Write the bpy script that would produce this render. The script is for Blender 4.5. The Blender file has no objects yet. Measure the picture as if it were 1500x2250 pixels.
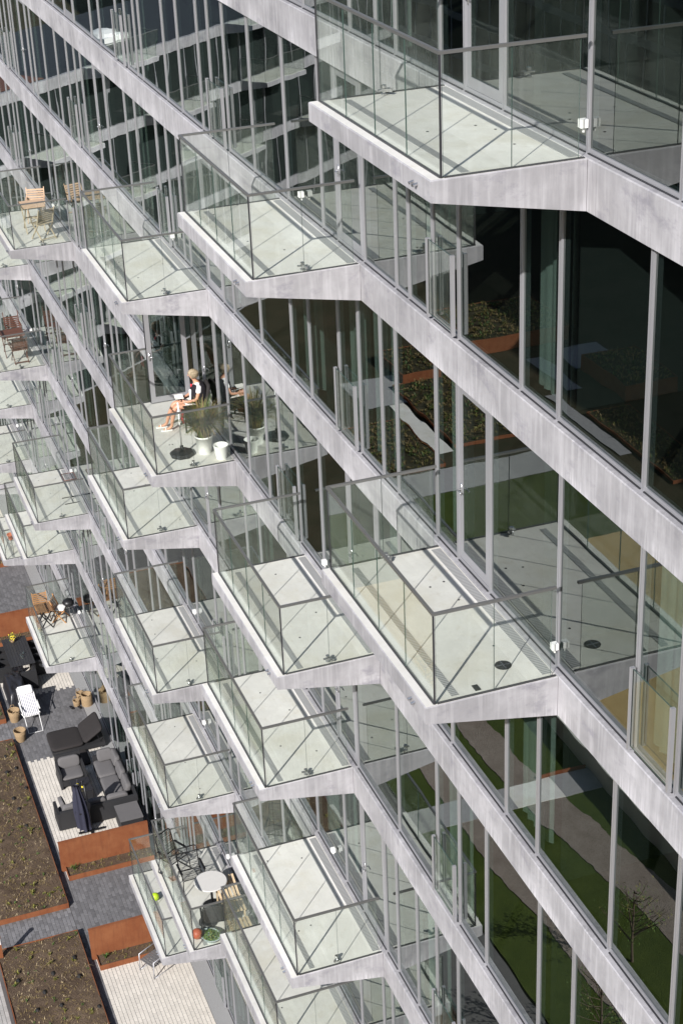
import bpy, bmesh, math, random
from mathutils import Vector, Matrix
random.seed(7)
SC = bpy.context.scene
COL = SC.collection
R = math.radians

# ------------------------------------------------------------------ camera
CAM_F, CAM_YAW, CAM_PITCH, CAM_ROLL = 3766.02, -1.24326, 0.46827, -0.04441   # focal length in photo pixels (1500 wide)
CAM_LOC = Vector((17.03022, -7.69927, 4.56297))
_cy, _sy, _cp, _sp = math.cos(CAM_YAW), math.sin(CAM_YAW), math.cos(CAM_PITCH), math.sin(CAM_PITCH)
_fwd = Vector((_sy*_cp, _cy*_cp, -_sp)); _rt = Vector((_cy, -_sy, 0)); _up = _rt.cross(_fwd)
_cr, _sr = math.cos(CAM_ROLL), math.sin(CAM_ROLL)
CR = _cr*_rt + _sr*_up; CU = -_sr*_rt + _cr*_up
cam = bpy.data.cameras.new('camera'); camo = bpy.data.objects.new('camera', cam); COL.objects.link(camo)
m = Matrix.Identity(4)
for i, v in enumerate((CR, CU, -_fwd)):
    for j in range(3): m[j][i] = v[j]
m.translation = CAM_LOC
camo.matrix_world = m
cam.sensor_fit = 'HORIZONTAL'; cam.sensor_width = 36.0; cam.lens = CAM_F/1500*36
cam.clip_end = 2000; cam.clip_start = 0.1
SC.camera = camo
def U(px, py, z):
    "photo pixel -> point on the horizontal plane z"
    d = CR*((px-750)/CAM_F) - CU*((py-1125)/CAM_F) + _fwd
    return CAM_LOC + d*((z-CAM_LOC.z)/d.z)
def project(P):
    q = Vector(P)-CAM_LOC; w = q.dot(_fwd)
    if w < .1: return (1e6, 1e6)
    return (750+CAM_F*q.dot(CR)/w, 1125-CAM_F*q.dot(CU)/w)
def seen(pts, mg=260):
    pr = [project(p) for p in pts]
    xs = [q[0] for q in pr]; ys = [q[1] for q in pr]
    return max(xs) > -mg and min(xs) < 1500+mg and max(ys) > -mg and min(ys) < 2250+mg

# ------------------------------------------------------------------ light
SUN_FROM = Vector((0.604, -0.592, 0.534)).normalized()
W = bpy.data.worlds.new('World'); SC.world = W; W.use_nodes = True
nt = W.node_tree; bg = nt.nodes['Background']
sky = nt.nodes.new('ShaderNodeTexSky'); sky.sky_type = 'NISHITA'; sky.sun_disc = False
sky.sun_elevation = math.asin(SUN_FROM.z)
sky.sun_rotation = math.atan2(SUN_FROM.x, SUN_FROM.y)
sky.air_density = 1.0; sky.dust_density = 1.0; sky.ozone_density = 1.0
nt.links.new(sky.outputs[0], bg.inputs[0]); bg.inputs[1].default_value = 0.085
sl = bpy.data.lights.new('sun', 'SUN'); sl.energy = 4.6; sl.angle = R(0.5); sl.color = (1.0, 0.965, 0.93)
so = bpy.data.objects.new('sun', sl); COL.objects.link(so); so.location = (20, -30, 30)
so.rotation_euler = SUN_FROM.to_track_quat('Z', 'Y').to_euler()
SC.view_settings.view_transform = 'Standard'; SC.view_settings.look = 'None'
SC.view_settings.exposure = 0.58; SC.view_settings.gamma = 1.0; SC.view_settings.use_curve_mapping = False
SC.render.engine = 'CYCLES'
cy = SC.cycles
cy.max_bounces = 10; cy.diffuse_bounces = 3; cy.glossy_bounces = 5; cy.transmission_bounces = 6
cy.transparent_max_bounces = 40; cy.caustics_reflective = False; cy.caustics_refractive = False
cy.use_denoising = True; cy.sample_clamp_indirect = 6.0
try: cy.denoiser = 'OPENIMAGEDENOISE'
except Exception: pass

# ------------------------------------------------------------------ materials
class NT:
    def __init__(s, name):
        s.m = bpy.data.materials.new(name); s.m.use_nodes = True; s.t = s.m.node_tree; s.t.nodes.clear()
        s.out = s.n('OutputMaterial')
    def n(s, typ, **kw):
        nd = s.t.nodes.new('ShaderNode'+typ)
        for k, v in kw.items(): setattr(nd, k, v)
        return nd
    def set(s, nd, **kw):
        for k, v in kw.items():
            k = k.replace('_', ' ')
            nd.inputs[k].default_value = v
        return nd
    def l(s, a, b): s.t.links.new(a, b)
    def math(s, op, a, b=None, c=None):
        nd = s.n('Math', operation=op)
        for i, v in enumerate((a, b, c)):
            if v is None: continue
            if isinstance(v, (int, float)): nd.inputs[i].default_value = v
            else: s.l(v, nd.inputs[i])
        return nd.outputs[0]
    def pos(s): return s.n('NewGeometry').outputs['Position']
    def mapping(s, vec, scale):
        mp = s.n('Mapping'); s.l(vec, mp.inputs['Vector']); mp.inputs['Scale'].default_value = scale
        return mp.outputs[0]
    def noise(s, vec, scale, detail=4, rough=.55):
        nd = s.n('TexNoise'); s.l(vec, nd.inputs['Vector']); s.set(nd, Scale=scale, Detail=detail, Roughness=rough)
        return nd.outputs['Fac']
    def ramp(s, fac, stops):
        nd = s.n('ValToRGB'); e = nd.color_ramp.elements
        while len(e) < len(stops): e.new(.5)
        for el, (p, c) in zip(e, stops):
            el.position = p; el.color = (c[0], c[1], c[2], 1) if not isinstance(c, (int, float)) else (c, c, c, 1)
        s.l(fac, nd.inputs[0]); return nd.outputs[0]
    def mixc(s, fac, a, b, blend='MIX'):
        nd = s.n('Mix', data_type='RGBA', blend_type=blend)
        for i, v in ((0, fac), (6, a), (7, b)):
            if isinstance(v, (int, float)): nd.inputs[i].default_value = v
            elif isinstance(v, tuple): nd.inputs[i].default_value = (*v, 1)
            else: s.l(v, nd.inputs[i])
        return nd.outputs[2]
    def bsdf(s, color, rough=.6, metal=0, spec=.5, bump=None, bd=.01, bstr=.5):
        b = s.n('BsdfPrincipled')
        if isinstance(color, tuple): b.inputs['Base Color'].default_value = (*color, 1)
        else: s.l(color, b.inputs['Base Color'])
        if isinstance(rough, (int, float)): b.inputs['Roughness'].default_value = rough
        else: s.l(rough, b.inputs['Roughness'])
        b.inputs['Metallic'].default_value = metal; b.inputs['Specular IOR Level'].default_value = spec
        if bump is not None:
            bp = s.n('Bump'); bp.inputs['Strength'].default_value = bstr; bp.inputs['Distance'].default_value = bd
            s.l(bump, bp.inputs['Height']); s.l(bp.outputs[0], b.inputs['Normal'])
        s.l(b.outputs[0], s.out.inputs[0]); return b

def plain(name, color, rough=.6, metal=0, var=.12, scale=9., spec=.5, bump=0.0):
    t = NT(name); v = t.pos(); n = t.noise(v, scale, 4)
    oi = t.n('ObjectInfo').outputs['Random']
    f = t.math('ADD', t.math('MULTIPLY', t.math('SUBTRACT', n, .5), 2*var), t.math('MULTIPLY', t.math('SUBTRACT', oi, .5), var))
    f = t.math('ADD', f, 1.0)
    cc = t.n('CombineColor'); 
    for i in range(3): t.l(t.math('MULTIPLY', f, color[i]), cc.inputs[i])
    t.bsdf(cc.outputs[0], rough, metal, spec, n if bump else None, bump or .01)
    return t.m

def concrete(name, c, streak=.5, rough=.75):
    t = NT(name); v = t.pos()
    oi = t.n('ObjectInfo').outputs['Random']
    big = t.noise(v, .9, 5, .6); med = t.noise(v, 4.5, 5, .65); fine = t.noise(v, 55, 2)
    st = t.noise(t.mapping(v, (13, 13, .7)), 1.0, 3, .6)
    a = t.mixc(t.ramp(big, [(.34, 0), (.68, 1)]), tuple(x*(.66 if streak else .88) for x in c), tuple(min(1, x*(1.2 if streak else 1.05)) for x in c))
    a = t.mixc(t.math('MULTIPLY', t.ramp(med, [(.40, 0), (.66, 1)]), .55 if streak else .25), a, tuple(x*.72 for x in c))
    if streak:
        a = t.mixc(t.math('MULTIPLY', t.ramp(st, [(.48, 0), (.66, 1)]), streak), a, tuple(min(1, x*1.22) for x in c))
        oz = t.n('SeparateXYZ'); t.l(t.n('TexCoord').outputs['Object'], oz.inputs[0])
        drip = t.noise(t.mapping(v, (26, 26, .5)), 1.0, 4, .7); wide = t.noise(t.mapping(v, (.9, .9, .9)), 1.0, 3)
        low = t.math('MULTIPLY', t.ramp(t.math('MULTIPLY', oz.outputs[2], -1.9), [(.55, 0), (1.0, 1)]), t.ramp(wide, [(.42, 0), (.6, 1)]))
        a = t.mixc(t.math('MULTIPLY', t.math('MULTIPLY', low, t.ramp(drip, [(.46, 0), (.58, 1)])), .75), a, tuple(min(1, x*1.6) for x in c))
        top = t.math('MULTIPLY', t.ramp(t.math('MULTIPLY', oz.outputs[2], -1.9), [(.02, 1), (.75, 0)]), t.ramp(t.noise(t.mapping(v, (1.3, 1.3, .2)), 1.0, 4), [(.50, 0), (.66, 1)]))
        a = t.mixc(t.math('MULTIPLY', t.math('MULTIPLY', top, t.ramp(drip, [(.38, 0), (.62, 1)])), .65), a, tuple(x*.50 for x in c))
        spot = t.noise(t.mapping(v, (1.6, 1.6, 2.6)), 1.0, 6, .7)
        a = t.mixc(t.math('MULTIPLY', t.ramp(spot, [(.55, 0), (.68, 1)]), .62), a, (c[0]*.50, c[1]*.49, c[2]*.55))
    else:
        spot = t.noise(v, 1.1, 5, .65)
        ring = t.noise(v, 1.9, 3, .5); rg_ = t.ramp(ring, [(.50, 0), (.53, 1), (.56, 0)])
        a = t.mixc(t.math('MULTIPLY', rg_, .22), a, tuple(x*.78 for x in c))
        brush = t.noise(t.mapping(v, (1.2, 16, 1)), 1.0, 4, .6)
        a = t.mixc(t.math('MULTIPLY', t.ramp(brush, [(.45, 0), (.68, 1)]), .30), a, tuple(x*.82 for x in c))
        dirt = t.noise(v, 7, 6, .75); a = t.mixc(t.math('MULTIPLY', t.ramp(dirt, [(.56, 0), (.70, 1)]), .35), a, (c[0]*.62, c[1]*.56, c[2]*.46))
        a = t.mixc(t.math('MULTIPLY', t.ramp(spot, [(.50, 0), (.70, 1)]), .60), a, (c[0]*.80, c[1]*.77, c[2]*.68))
    a = t.mixc(t.math('MULTIPLY', t.math('SUBTRACT', fine, .35), .25), a, tuple(x*.8 for x in c))
    hs = t.n('HueSaturation'); t.l(a, hs.inputs['Color']); t.l(t.math('ADD', t.math('MULTIPLY', oi, .16), .92), hs.inputs['Value'])
    t.bsdf(hs.outputs[0], rough, 0, .35, t.math('ADD', med, t.math('MULTIPLY', fine, .4)), .004, .6)
    return t.m

def window_glass():
    t = NT('window_glass'); v = t.pos()
    oi = t.n('ObjectInfo').outputs['Random']
    ad = t.n('VectorMath', operation='ADD'); t.l(v, ad.inputs[0])
    cx = t.n('CombineXYZ'); t.l(t.math('MULTIPLY', oi, 90), cx.inputs[0]); t.l(t.math('MULTIPLY', oi, 37), cx.inputs[2]); t.l(cx.outputs[0], ad.inputs[1])
    nz = t.noise(t.mapping(ad.outputs[0], (1.0, 1.0, .8)), .95, 1, .4)
    bp = t.n('Bump'); bp.inputs['Strength'].default_value = 1.0; bp.inputs['Distance'].default_value = 0.0014; t.l(nz, bp.inputs['Height'])
    lw = t.n('LayerWeight'); lw.inputs[0].default_value = .5
    f = t.math('ADD', t.math('MULTIPLY', t.math('POWER', lw.outputs['Facing'], 3.0), .80), .14)
    tr = t.n('BsdfTransparent'); tr.inputs[0].default_value = (.265, .325, .305, 1)
    gl = t.n('BsdfGlossy'); gl.inputs['Roughness'].default_value = 0.0; gl.inputs['Color'].default_value = (.92, .97, .95, 1)
    t.l(bp.outputs[0], gl.inputs['Normal'])
    mx = t.n('MixShader'); t.l(f, mx.inputs[0]); t.l(tr.outputs[0], mx.inputs[1]); t.l(gl.outputs[0], mx.inputs[2])
    t.l(mx.outputs[0], t.out.inputs[0]); return t.m
def clear_glass(name, tint, r0=.045, k=.7, dust=.008):
    t = NT(name)
    lw = t.n('LayerWeight'); lw.inputs[0].default_value = .5
    f = t.math('ADD', t.math('MULTIPLY', t.math('POWER', lw.outputs['Facing'], 5.0), k), r0)
    tr = t.n('BsdfTransparent'); tr.inputs[0].default_value = (*tint, 1)
    gl = t.n('BsdfGlossy'); gl.inputs['Roughness'].default_value = 0.0; gl.inputs['Color'].default_value = (.93, 1, .97, 1)
    mx = t.n('MixShader'); t.l(f, mx.inputs[0]); t.l(tr.outputs[0], mx.inputs[1]); t.l(gl.outputs[0], mx.inputs[2])
    df = t.n('BsdfDiffuse'); df.inputs[0].default_value = (.62, .70, .64, 1)
    v = t.pos(); sm = t.math('ADD', t.math('MULTIPLY', t.ramp(t.noise(t.mapping(v, (3, 3, 1.2)), 1.0, 5, .7), [(.4, 0), (.75, 1)]), .024), dust)
    m2 = t.n('MixShader'); t.l(sm, m2.inputs[0]); t.l(mx.outputs[0], m2.inputs[1]); t.l(df.outputs[0], m2.inputs[2])
    t.l(m2.outputs[0], t.out.inputs[0]); return t.m
def tint_only(name, tint):
    t = NT(name); tr = t.n('BsdfTransparent'); tr.inputs[0].default_value = (*tint, 1); t.l(tr.outputs[0], t.out.inputs[0]); return t.m
def attr_color(name, rough=.8, bumpscale=30, bd=.004, attr='col', var=.25):
    t = NT(name); v = t.pos()
    a = t.n('Attribute', attribute_name=attr).outputs['Color']
    n = t.noise(v, bumpscale, 3); n2 = t.noise(v, 1.3, 4)
    f = t.math('ADD', t.math('ADD', t.math('MULTIPLY', n, var), t.math('MULTIPLY', n2, var)), 1-var)
    vm = t.n('VectorMath', operation='SCALE'); t.l(a, vm.inputs[0]); t.l(f, vm.inputs['Scale'])
    t.bsdf(vm.outputs[0], rough, 0, .3, n, bd, .7); return t.m
def soil_mat(name, c1, c2, c3, bd=.05, s1=1.4):
    t = NT(name); v = t.pos()
    n1 = t.noise(v, s1, 6, .7); n2 = t.noise(v, 26, 5, .75); n3 = t.noise(v, 70, 2)
    a = t.mixc(t.ramp(n1, [(.35, 0), (.65, 1)]), c1, c2)
    a = t.mixc(t.math('MULTIPLY', t.ramp(n2, [(.50, 0), (.68, 1)]), .75), a, c3)
    a = t.mixc(t.math('MULTIPLY', t.ramp(n3, [(.60, 0), (.72, 1)]), .5), a, tuple(min(1, x*2.2) for x in c3))
    t.bsdf(a, .95, 0, .15, t.math('ADD', n2, t.math('MULTIPLY', n3, .4)), bd, .9); return t.m
def stripes(name, c1, c2, axis, freq, duty=.5, rough=.7, metal=0, obj=False):
    t = NT(name)
    v = t.n('TexCoord').outputs['Object'] if obj else t.pos()
    sp = t.n('SeparateXYZ'); t.l(v, sp.inputs[0])
    fr = t.math('FRACT', t.math('MULTIPLY', sp.outputs[axis], freq))
    k = t.math('GREATER_THAN', fr, duty)
    t.bsdf(t.mixc(k, c1, c2), rough, metal); return t.m
def wicker(name, c):
    t = NT(name); v = t.n('TexCoord').outputs['Object']
    sp = t.n('SeparateXYZ'); t.l(v, sp.inputs[0])
    ang = t.math('ARCTAN2', sp.outputs[1], sp.outputs[0])
    row = t.math('FLOOR', t.math('MULTIPLY', sp.outputs[2], 34))
    w1 = t.math('SINE', t.math('ADD', t.math('MULTIPLY', ang, 16), t.math('MULTIPLY', row, math.pi)))
    w2 = t.math('SINE', t.math('MULTIPLY', sp.outputs[2], 34*2*math.pi))
    hgt = t.math('ADD', t.math('MULTIPLY', w1, .5), t.math('MULTIPLY', w2, .4))
    k = t.math('ADD', t.math('MULTIPLY', hgt, .5), .5)
    a = t.mixc(k, tuple(x*.42 for x in c), tuple(min(1, x*1.2) for x in c))
    t.bsdf(a, .7, 0, .3, hgt, .008, 1.0); return t.m
def corten_mat(name='corten_steel', k=.50):
    t = NT(name); v = t.pos()
    n = t.noise(v, 2.0, 6, .7); n2 = t.noise(t.mapping(v, (9, 9, 1.2)), 1, 4)
    a = t.mixc(t.ramp(n, [(.3, 0), (.7, 1)]), (.34*k, .105*k, .042*k), (.46*k, .175*k, .075*k))
    a = t.mixc(t.math('MULTIPLY', t.ramp(n2, [(.5, 0), (.75, 1)]), .45), a, (.2*k, .065*k, .035*k))
    t.bsdf(a, .85, 0, .25, t.noise(v, 60, 3), .003); return t.m
def fabric(name, c, sc=120, var=.1):
    t = NT(name); v = t.pos(); n = t.noise(v, sc, 2); n2 = t.noise(v, 5, 3)
    f = t.math('ADD', 1-var, t.math('MULTIPLY', t.math('ADD', n, n2), var))
    cc = t.n('CombineColor')
    for i in range(3): t.l(t.math('MULTIPLY', f, c[i]), cc.inputs[i])
    b = t.bsdf(cc.outputs[0], .9, 0, .2, n, .003); return t.m

M = dict(
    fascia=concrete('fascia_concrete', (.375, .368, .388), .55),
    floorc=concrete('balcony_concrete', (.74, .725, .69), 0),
    glass=window_glass(),
    glass_back=tint_only('window_glass_inner', (.96, .97, .965)),
    gedge=plain('glass_edge', (.05, .085, .075), .25, 0, .1),
    railglass=clear_glass('balustrade_glass', (.965, .978, .960)),
    alu=plain('aluminium', (.40, .40, .425), .42, .5, .05, 3),
    alud=plain('dark_gasket', (.022, .022, .026), .6, 0, .1),
    chan=plain('channel_metal', (.06, .06, .063), .5, .2, .1),
    rail=plain('handrail_metal', (.19, .19, .185), .36, .5, .06),
    steel=plain('stainless_steel', (.55, .55, .56), .25, .9, .06),
    grate=stripes('slotted_grate', (.40, .40, .40), (.17, .17, .175), 0, 28, .66, .5, .1),
    white=plain('white_plastic', (.80, .80, .79), .45, 0, .04),
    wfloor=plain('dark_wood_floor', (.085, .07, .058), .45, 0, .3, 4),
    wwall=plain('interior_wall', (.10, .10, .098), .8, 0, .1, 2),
    curtain=fabric('curtain_fabric', (.72, .74, .71)),
    corten=corten_mat(),
    paverlight=plain('light_paving', (.30, .295, .30), .85, 0, .2, 6),
    soil=soil_mat('bed_soil', (.085, .058, .040), (.150, .108, .075), (.045, .031, .022)),
    gravel=soil_mat('court_gravel', (.24, .195, .165), (.32, .27, .235), (.12, .09, .07)),
    tan=soil_mat('tan_sand', (.50, .36, .16), (.56, .41, .19), (.46, .33, .15)),
    grass=soil_mat('lawn_turf', (.048, .070, .012), (.072, .098, .018), (.020, .034, .008)),
    paver=attr_color('paver_stone', .85, 40, .003),
    asphalt=plain('court_ground', (.10, .097, .095), .9, 0, .25, 3),
    court=soil_mat('court_planting', (.030, .030, .016), (.060, .048, .030), (.016, .020, .008), .012, .5),
    teak=plain('pale_teak', (.50, .35, .235), .6, 0, .25, 12),
    oldteak=plain('weathered_teak', (.40, .335, .24), .7, 0, .25, 12),
    redwood=plain('dark_red_wood', (.115, .048, .032), .5, 0, .3, 12),
    pine=plain('pine_slats', (.50, .38, .245), .65, 0, .25, 10),
    orangewood=plain('orange_wood', (.42, .22, .095), .55, 0, .2, 10),
    brownwood=plain('brown_wood', (.24, .14, .075), .6, 0, .25, 10),
    black=plain('black_metal', (.015, .015, .017), .4, .2, .1),
    blackwood=plain('black_slats', (.030, .030, .033), .55, 0, .2),
    rattan=plain('black_rattan', (.022, .022, .024), .65, 0, .3, 60, .4, .006),
    cushion=fabric('grey_cushion', (.125, .12, .122)),
    dcover=fabric('black_cover', (.030, .027, .027), 90, .2),
    navy=fabric('navy_canvas', (.032, .033, .052)),
    tarp=plain('black_tarpaulin', (.020, .020, .024), .35, 0, .2, 6),
    wick=wicker('wicker_cane', (.40, .28, .16)),
    terra=plain('terracotta', (.52, .15, .075), .75, 0, .15),
    pot=plain('white_glazed_pot', (.80, .80, .78), .35, 0, .05),
    blue=plain('grey_enamel', (.42, .50, .50), .35, 0, .06),
    lime=plain('lime_ball', (.42, .62, .02), .45, 0, .08),
    redball=plain('red_ball', (.40, .085, .04), .5, 0, .12),
    skin=plain('skin', (.52, .27, .175), .5, 0, .08, 20),
    hair=plain('ash_blond_hair', (.36, .29, .19), .6, 0, .35, 60),
    tshirt=fabric('white_cotton', (.82, .81, .80)),
    vest=fabric('black_vest', (.018, .016, .020)),
    skirt=fabric('cream_skirt', (.66, .62, .58)),
    red=fabric('red_cloth', (.55, .045, .06)),
    paleboard=plain('pale_tabletop', (.60, .59, .57), .5, 0, .06),
    paper=plain('book_paper', (.80, .78, .72), .8, 0, .04),
    stone=plain('black_stone', (.012, .011, .011), .8, 0, .3),
    yellow=plain('yellow_flower', (.75, .62, .05), .6, 0, .2),
    green=plain('leaf_green', (.07, .13, .025), .6, 0, .4, 20),
    olive=plain('olive_leaf', (.17, .16, .035), .65, 0, .5, 25),
    drygrass=plain('brown_grass_blade', (.24, .175, .07), .7, 0, .5, 30),
    straw=plain('straw', (.42, .33, .20), .8, 0, .4, 30),
    bark=plain('bark', (.12, .085, .06), .9, 0, .3, 20),
    stripe=stripes('striped_canvas', (.86, .86, .86), (.10, .09, .16), 1, 17, .60, .85, 0, True),
    clearb=clear_glass('drinking_glass', (.95, .97, .97), .06),
    roofred=plain('red_roof_deck', (.12, .05, .035), .85, 0, .3, 3),
    plaster=plain('grey_plaster', (.60, .60, .55), .85, 0, .15, 2),
)

# ------------------------------------------------------------------ mesh helpers
class MB:
    def __init__(s): s.v = []; s.f = []; s.m = []
    def add(s, vs, fs, mat=0):
        o = len(s.v); s.v += [tuple(q) for q in vs]
        for k, f in enumerate(fs):
            s.f.append([i+o for i in f]); s.m.append(mat[k] if isinstance(mat, (list, tuple)) else mat)
        return s
    def box(s, x0, x1, y0, y1, z0, z1, mat=0):
        return s.add([(x0, y0, z0), (x1, y0, z0), (x1, y1, z0), (x0, y1, z0), (x0, y0, z1), (x1, y0, z1), (x1, y1, z1), (x0, y1, z1)],
                     [(0, 3, 2, 1), (4, 5, 6, 7), (0, 1, 5, 4), (2, 3, 7, 6), (3, 0, 4, 7), (1, 2, 6, 5)], mat)   # -z +z -y +y -x +x
    def beam(s, a, b, w, t, up=(0, 0, 1), mat=0):
        a, b = Vector(a), Vector(b); d = (b-a).normalized(); u = Vector(up)
        if abs(d.dot(u)) > .98: u = Vector((1, 0, 0))
        sd = d.cross(u).normalized(); u = sd.cross(d)
        c = [sd*w/2*i+u*t/2*j for i, j in ((-1, -1), (1, -1), (1, 1), (-1, 1))]
        return s.add([a+q for q in c]+[b+q for q in c], [(3, 2, 1, 0), (4, 5, 6, 7), (0, 1, 5, 4), (1, 2, 6, 5), (2, 3, 7, 6), (3, 0, 4, 7)], mat)
    def tube(s, pts, r, n=8, mat=0, closed=False):
        pts = [Vector(q) for q in pts]; N = len(pts); rings = []
        rr = r if isinstance(r, (list, tuple)) else [r]*N
        prev = None
        for i, q in enumerate(pts):
            if closed: d = pts[(i+1) % N]-pts[i-1]
            else: d = pts[min(i+1, N-1)]-pts[max(i-1, 0)]
            d.normalize()
            u = prev if prev is not None else (Vector((0, 0, 1)) if abs(d.z) < .9 else Vector((1, 0, 0)))
            sd = d.cross(u).normalized(); u = sd.cross(d).normalized(); prev = u
            rings.append([q+(sd*math.cos(2*math.pi*k/n)+u*math.sin(2*math.pi*k/n))*rr[i] for k in range(n)])
        vs = [v for g in rings for v in g]; fs = []
        for i in range(N if closed else N-1):
            for k in range(n):
                a, b = i*n+k, i*n+(k+1) % n; c, d = ((i+1) % N)*n+(k+1) % n, ((i+1) % N)*n+k
                fs.append((a, b, c, d))
        if not closed: fs += [tuple(range(n))[::-1], tuple((N-1)*n+k for k in range(n))]
        return s.add(vs, fs, mat)
    def lathe(s, prof, n=20, c=(0, 0, 0), mat=0, cap=True):
        vs = []; fs = []
        for r, z in prof:
            for k in range(n): vs.append((c[0]+r*math.cos(2*math.pi*k/n), c[1]+r*math.sin(2*math.pi*k/n), c[2]+z))
        for i in range(len(prof)-1):
            for k in range(n):
                fs.append((i*n+k, i*n+(k+1) % n, (i+1)*n+(k+1) % n, (i+1)*n+k))
        if cap:
            fs.append(tuple(range(n))[::-1]); fs.append(tuple((len(prof)-1)*n+k for k in range(n)))
        return s.add(vs, fs, mat)
    def cushion(s, x0, x1, y0, y1, z0, z1, n=6, mat=0, p=4.0):
        cx, cy_, cz = (x0+x1)/2, (y0+y1)/2, (z0+z1)/2; a, b, c = (x1-x0)/2, (y1-y0)/2, (z1-z0)/2
        nu, nv = n*3, n*2; vs = []; fs = []
        sg = lambda t, e: math.copysign(abs(t)**e, t)
        for i in range(nv+1):
            ph = -math.pi/2+math.pi*i/nv
            for k in range(nu):
                th = 2*math.pi*k/nu
                vs.append((cx+a*sg(math.cos(ph), .38)*sg(math.cos(th), .26), cy_+b*sg(math.cos(ph), .38)*sg(math.sin(th), .26), cz+c*sg(math.sin(ph), .62)))
        for i in range(nv):
            for k in range(nu):
                fs.append((i*nu+k, i*nu+(k+1) % nu, (i+1)*nu+(k+1) % nu, (i+1)*nu+k))
        return s.add(vs, fs, mat)
    def xf(s, mat4, start=0):
        for i in range(start, len(s.v)): s.v[i] = tuple(mat4 @ Vector(s.v[i]))
        return s
    def mesh(s, name, mats, smooth=False):
        me = bpy.data.meshes.new(name); me.from_pydata(s.v, [], s.f)
        for q in (mats if isinstance(mats, (list, tuple)) else [mats]): me.materials.append(q)
        for p, k in zip(me.polygons, s.m): p.material_index = k; p.use_smooth = smooth
        me.validate(); me.update(); return me

WL = {}
def link(name, me, parent=None, loc=(0, 0, 0), local=False):
    "loc is in world metres unless local; parents in this script are unrotated when world is used"
    o = bpy.data.objects.new(name, me); COL.objects.link(o)
    l = Vector(loc)
    if parent is not None:
        o.parent = parent
        o.location = l if local else l-WL.get(parent, Vector((0, 0, 0)))
    else: o.location = l
    WL[o] = l
    return o
def thing(name, label, cat, loc=(0, 0, 0), rz=0., group=None):
    o = link(name, None, None, loc); o.empty_display_size = .2; o.rotation_euler.z = rz
    o['label'] = label; o['category'] = cat
    if group: o['group'] = group
    return o
def tag(o, label, cat, group=None):
    o['label'] = label; o['category'] = cat
    if group: o['group'] = group
    return o
def part(root, name, mb, mats, smooth=False, loc=(0, 0, 0)):
    return link(name, mb.mesh(name, mats, smooth), root, loc, True)
def struct(o): o['kind'] = 'structure'; return o

# ------------------------------------------------------------------ dimensions
H = 3.1; G = -27.7; D = 1.66; L = 3.57; TH = .53; TO = .22
X0, X1 = -52.0, 8.0
GY = .085     # front of the window frames behind the slab edge

# ------------------------------------------------------------------ the facade
bld = thing('apartment_building', 'long glass apartment facade with pale concrete slab edges and staggered glazed balconies', 'building', (-20, 0, G))

measured = {
 0: ([-4.69, -3.73, -3.04, -1.62, -.89, .16, 2.12, 3.94, 5.0, 6.9], {(-.89): 'D', (-3.73): 'C'}),
 -1: ([-17.06, -15.14, -14.05, -12.63, -11.9, -10.96, -9.54, -7.79, -6.15, -5.49, -4.42, -3.21, -2.75, -1.94, -1.13, .64, 1.58, 3.49, 5.3, 7],
      {-11.9: 'G', -1.94: 'G', -5.49: 'D', -2.75: 'C', .64: 'C', -6.15: 'C', -8.6: 'C'}),
 -2: ([-8.03, -7.11, -5.7, -4.82, -3.92, -3.34, -1.92, -1.21, -.21, 1.68, 3.54, 4.42, 6.2], {-5.7: 'GC', -8.03: 'C', -1.21: 'D', 3.54: 'GC', -4.82: 'C', -1.92: 'C'}),
 -3: ([-13.05, -12.4, -11.12, -9.89, -9.09, -8.12, -6.92, -5.6, -4.3, -3.4, -1.5, .29, 1.22, 3.16, 4.6, 6.4], {-9.09: 'G', .29: 'C', -5.6: 'D', -9.89: 'C', -4.3: 'C'}),
 -4: ([-7.4, -6.6, -5.61, -3.72, -2.12, -1.3, -.35, 1.32, 2.3, 4.2], {-2.12: 'GC', -6.6: 'D'}),
 -5: ([-8.1, -6.5, -5.6, -4.47, -3.94, -3.06, -2.24, -1.4, .4], {-2.24: 'G', -5.6: 'D', -3.06: 'C', -8.1: 'C'}),
}
WID = [(1.92, ''), (1.09, 'D'), (1.42, ''), (.73, 'C'), (.94, 'G'), (1.42, ''), (1.75, ''), (1.64, ''), (.66, 'C'), (1.07, 'D'), (1.21, ''), (.46, ''), (.81, 'C'), (.81, 'G'), (1.77, ''), (.94, 'C')]
balconies = {0: [2.30], -1: [-4.36], -2: [-12.91, 1.90], -3: [-26.83, -11.79, -4.12], -4: [-34.98, -15.37, -5.63],
             -5: [-34.13, -13.97, -4.46], -6: [-38.59, -29.38, -14.03, -6.0], -7: [-40.9, -33.2, -12.78], -8: [-45.8, -39.35, -31.35, -16.35]}
LEVELS = list(range(0, -10, -1))

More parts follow.
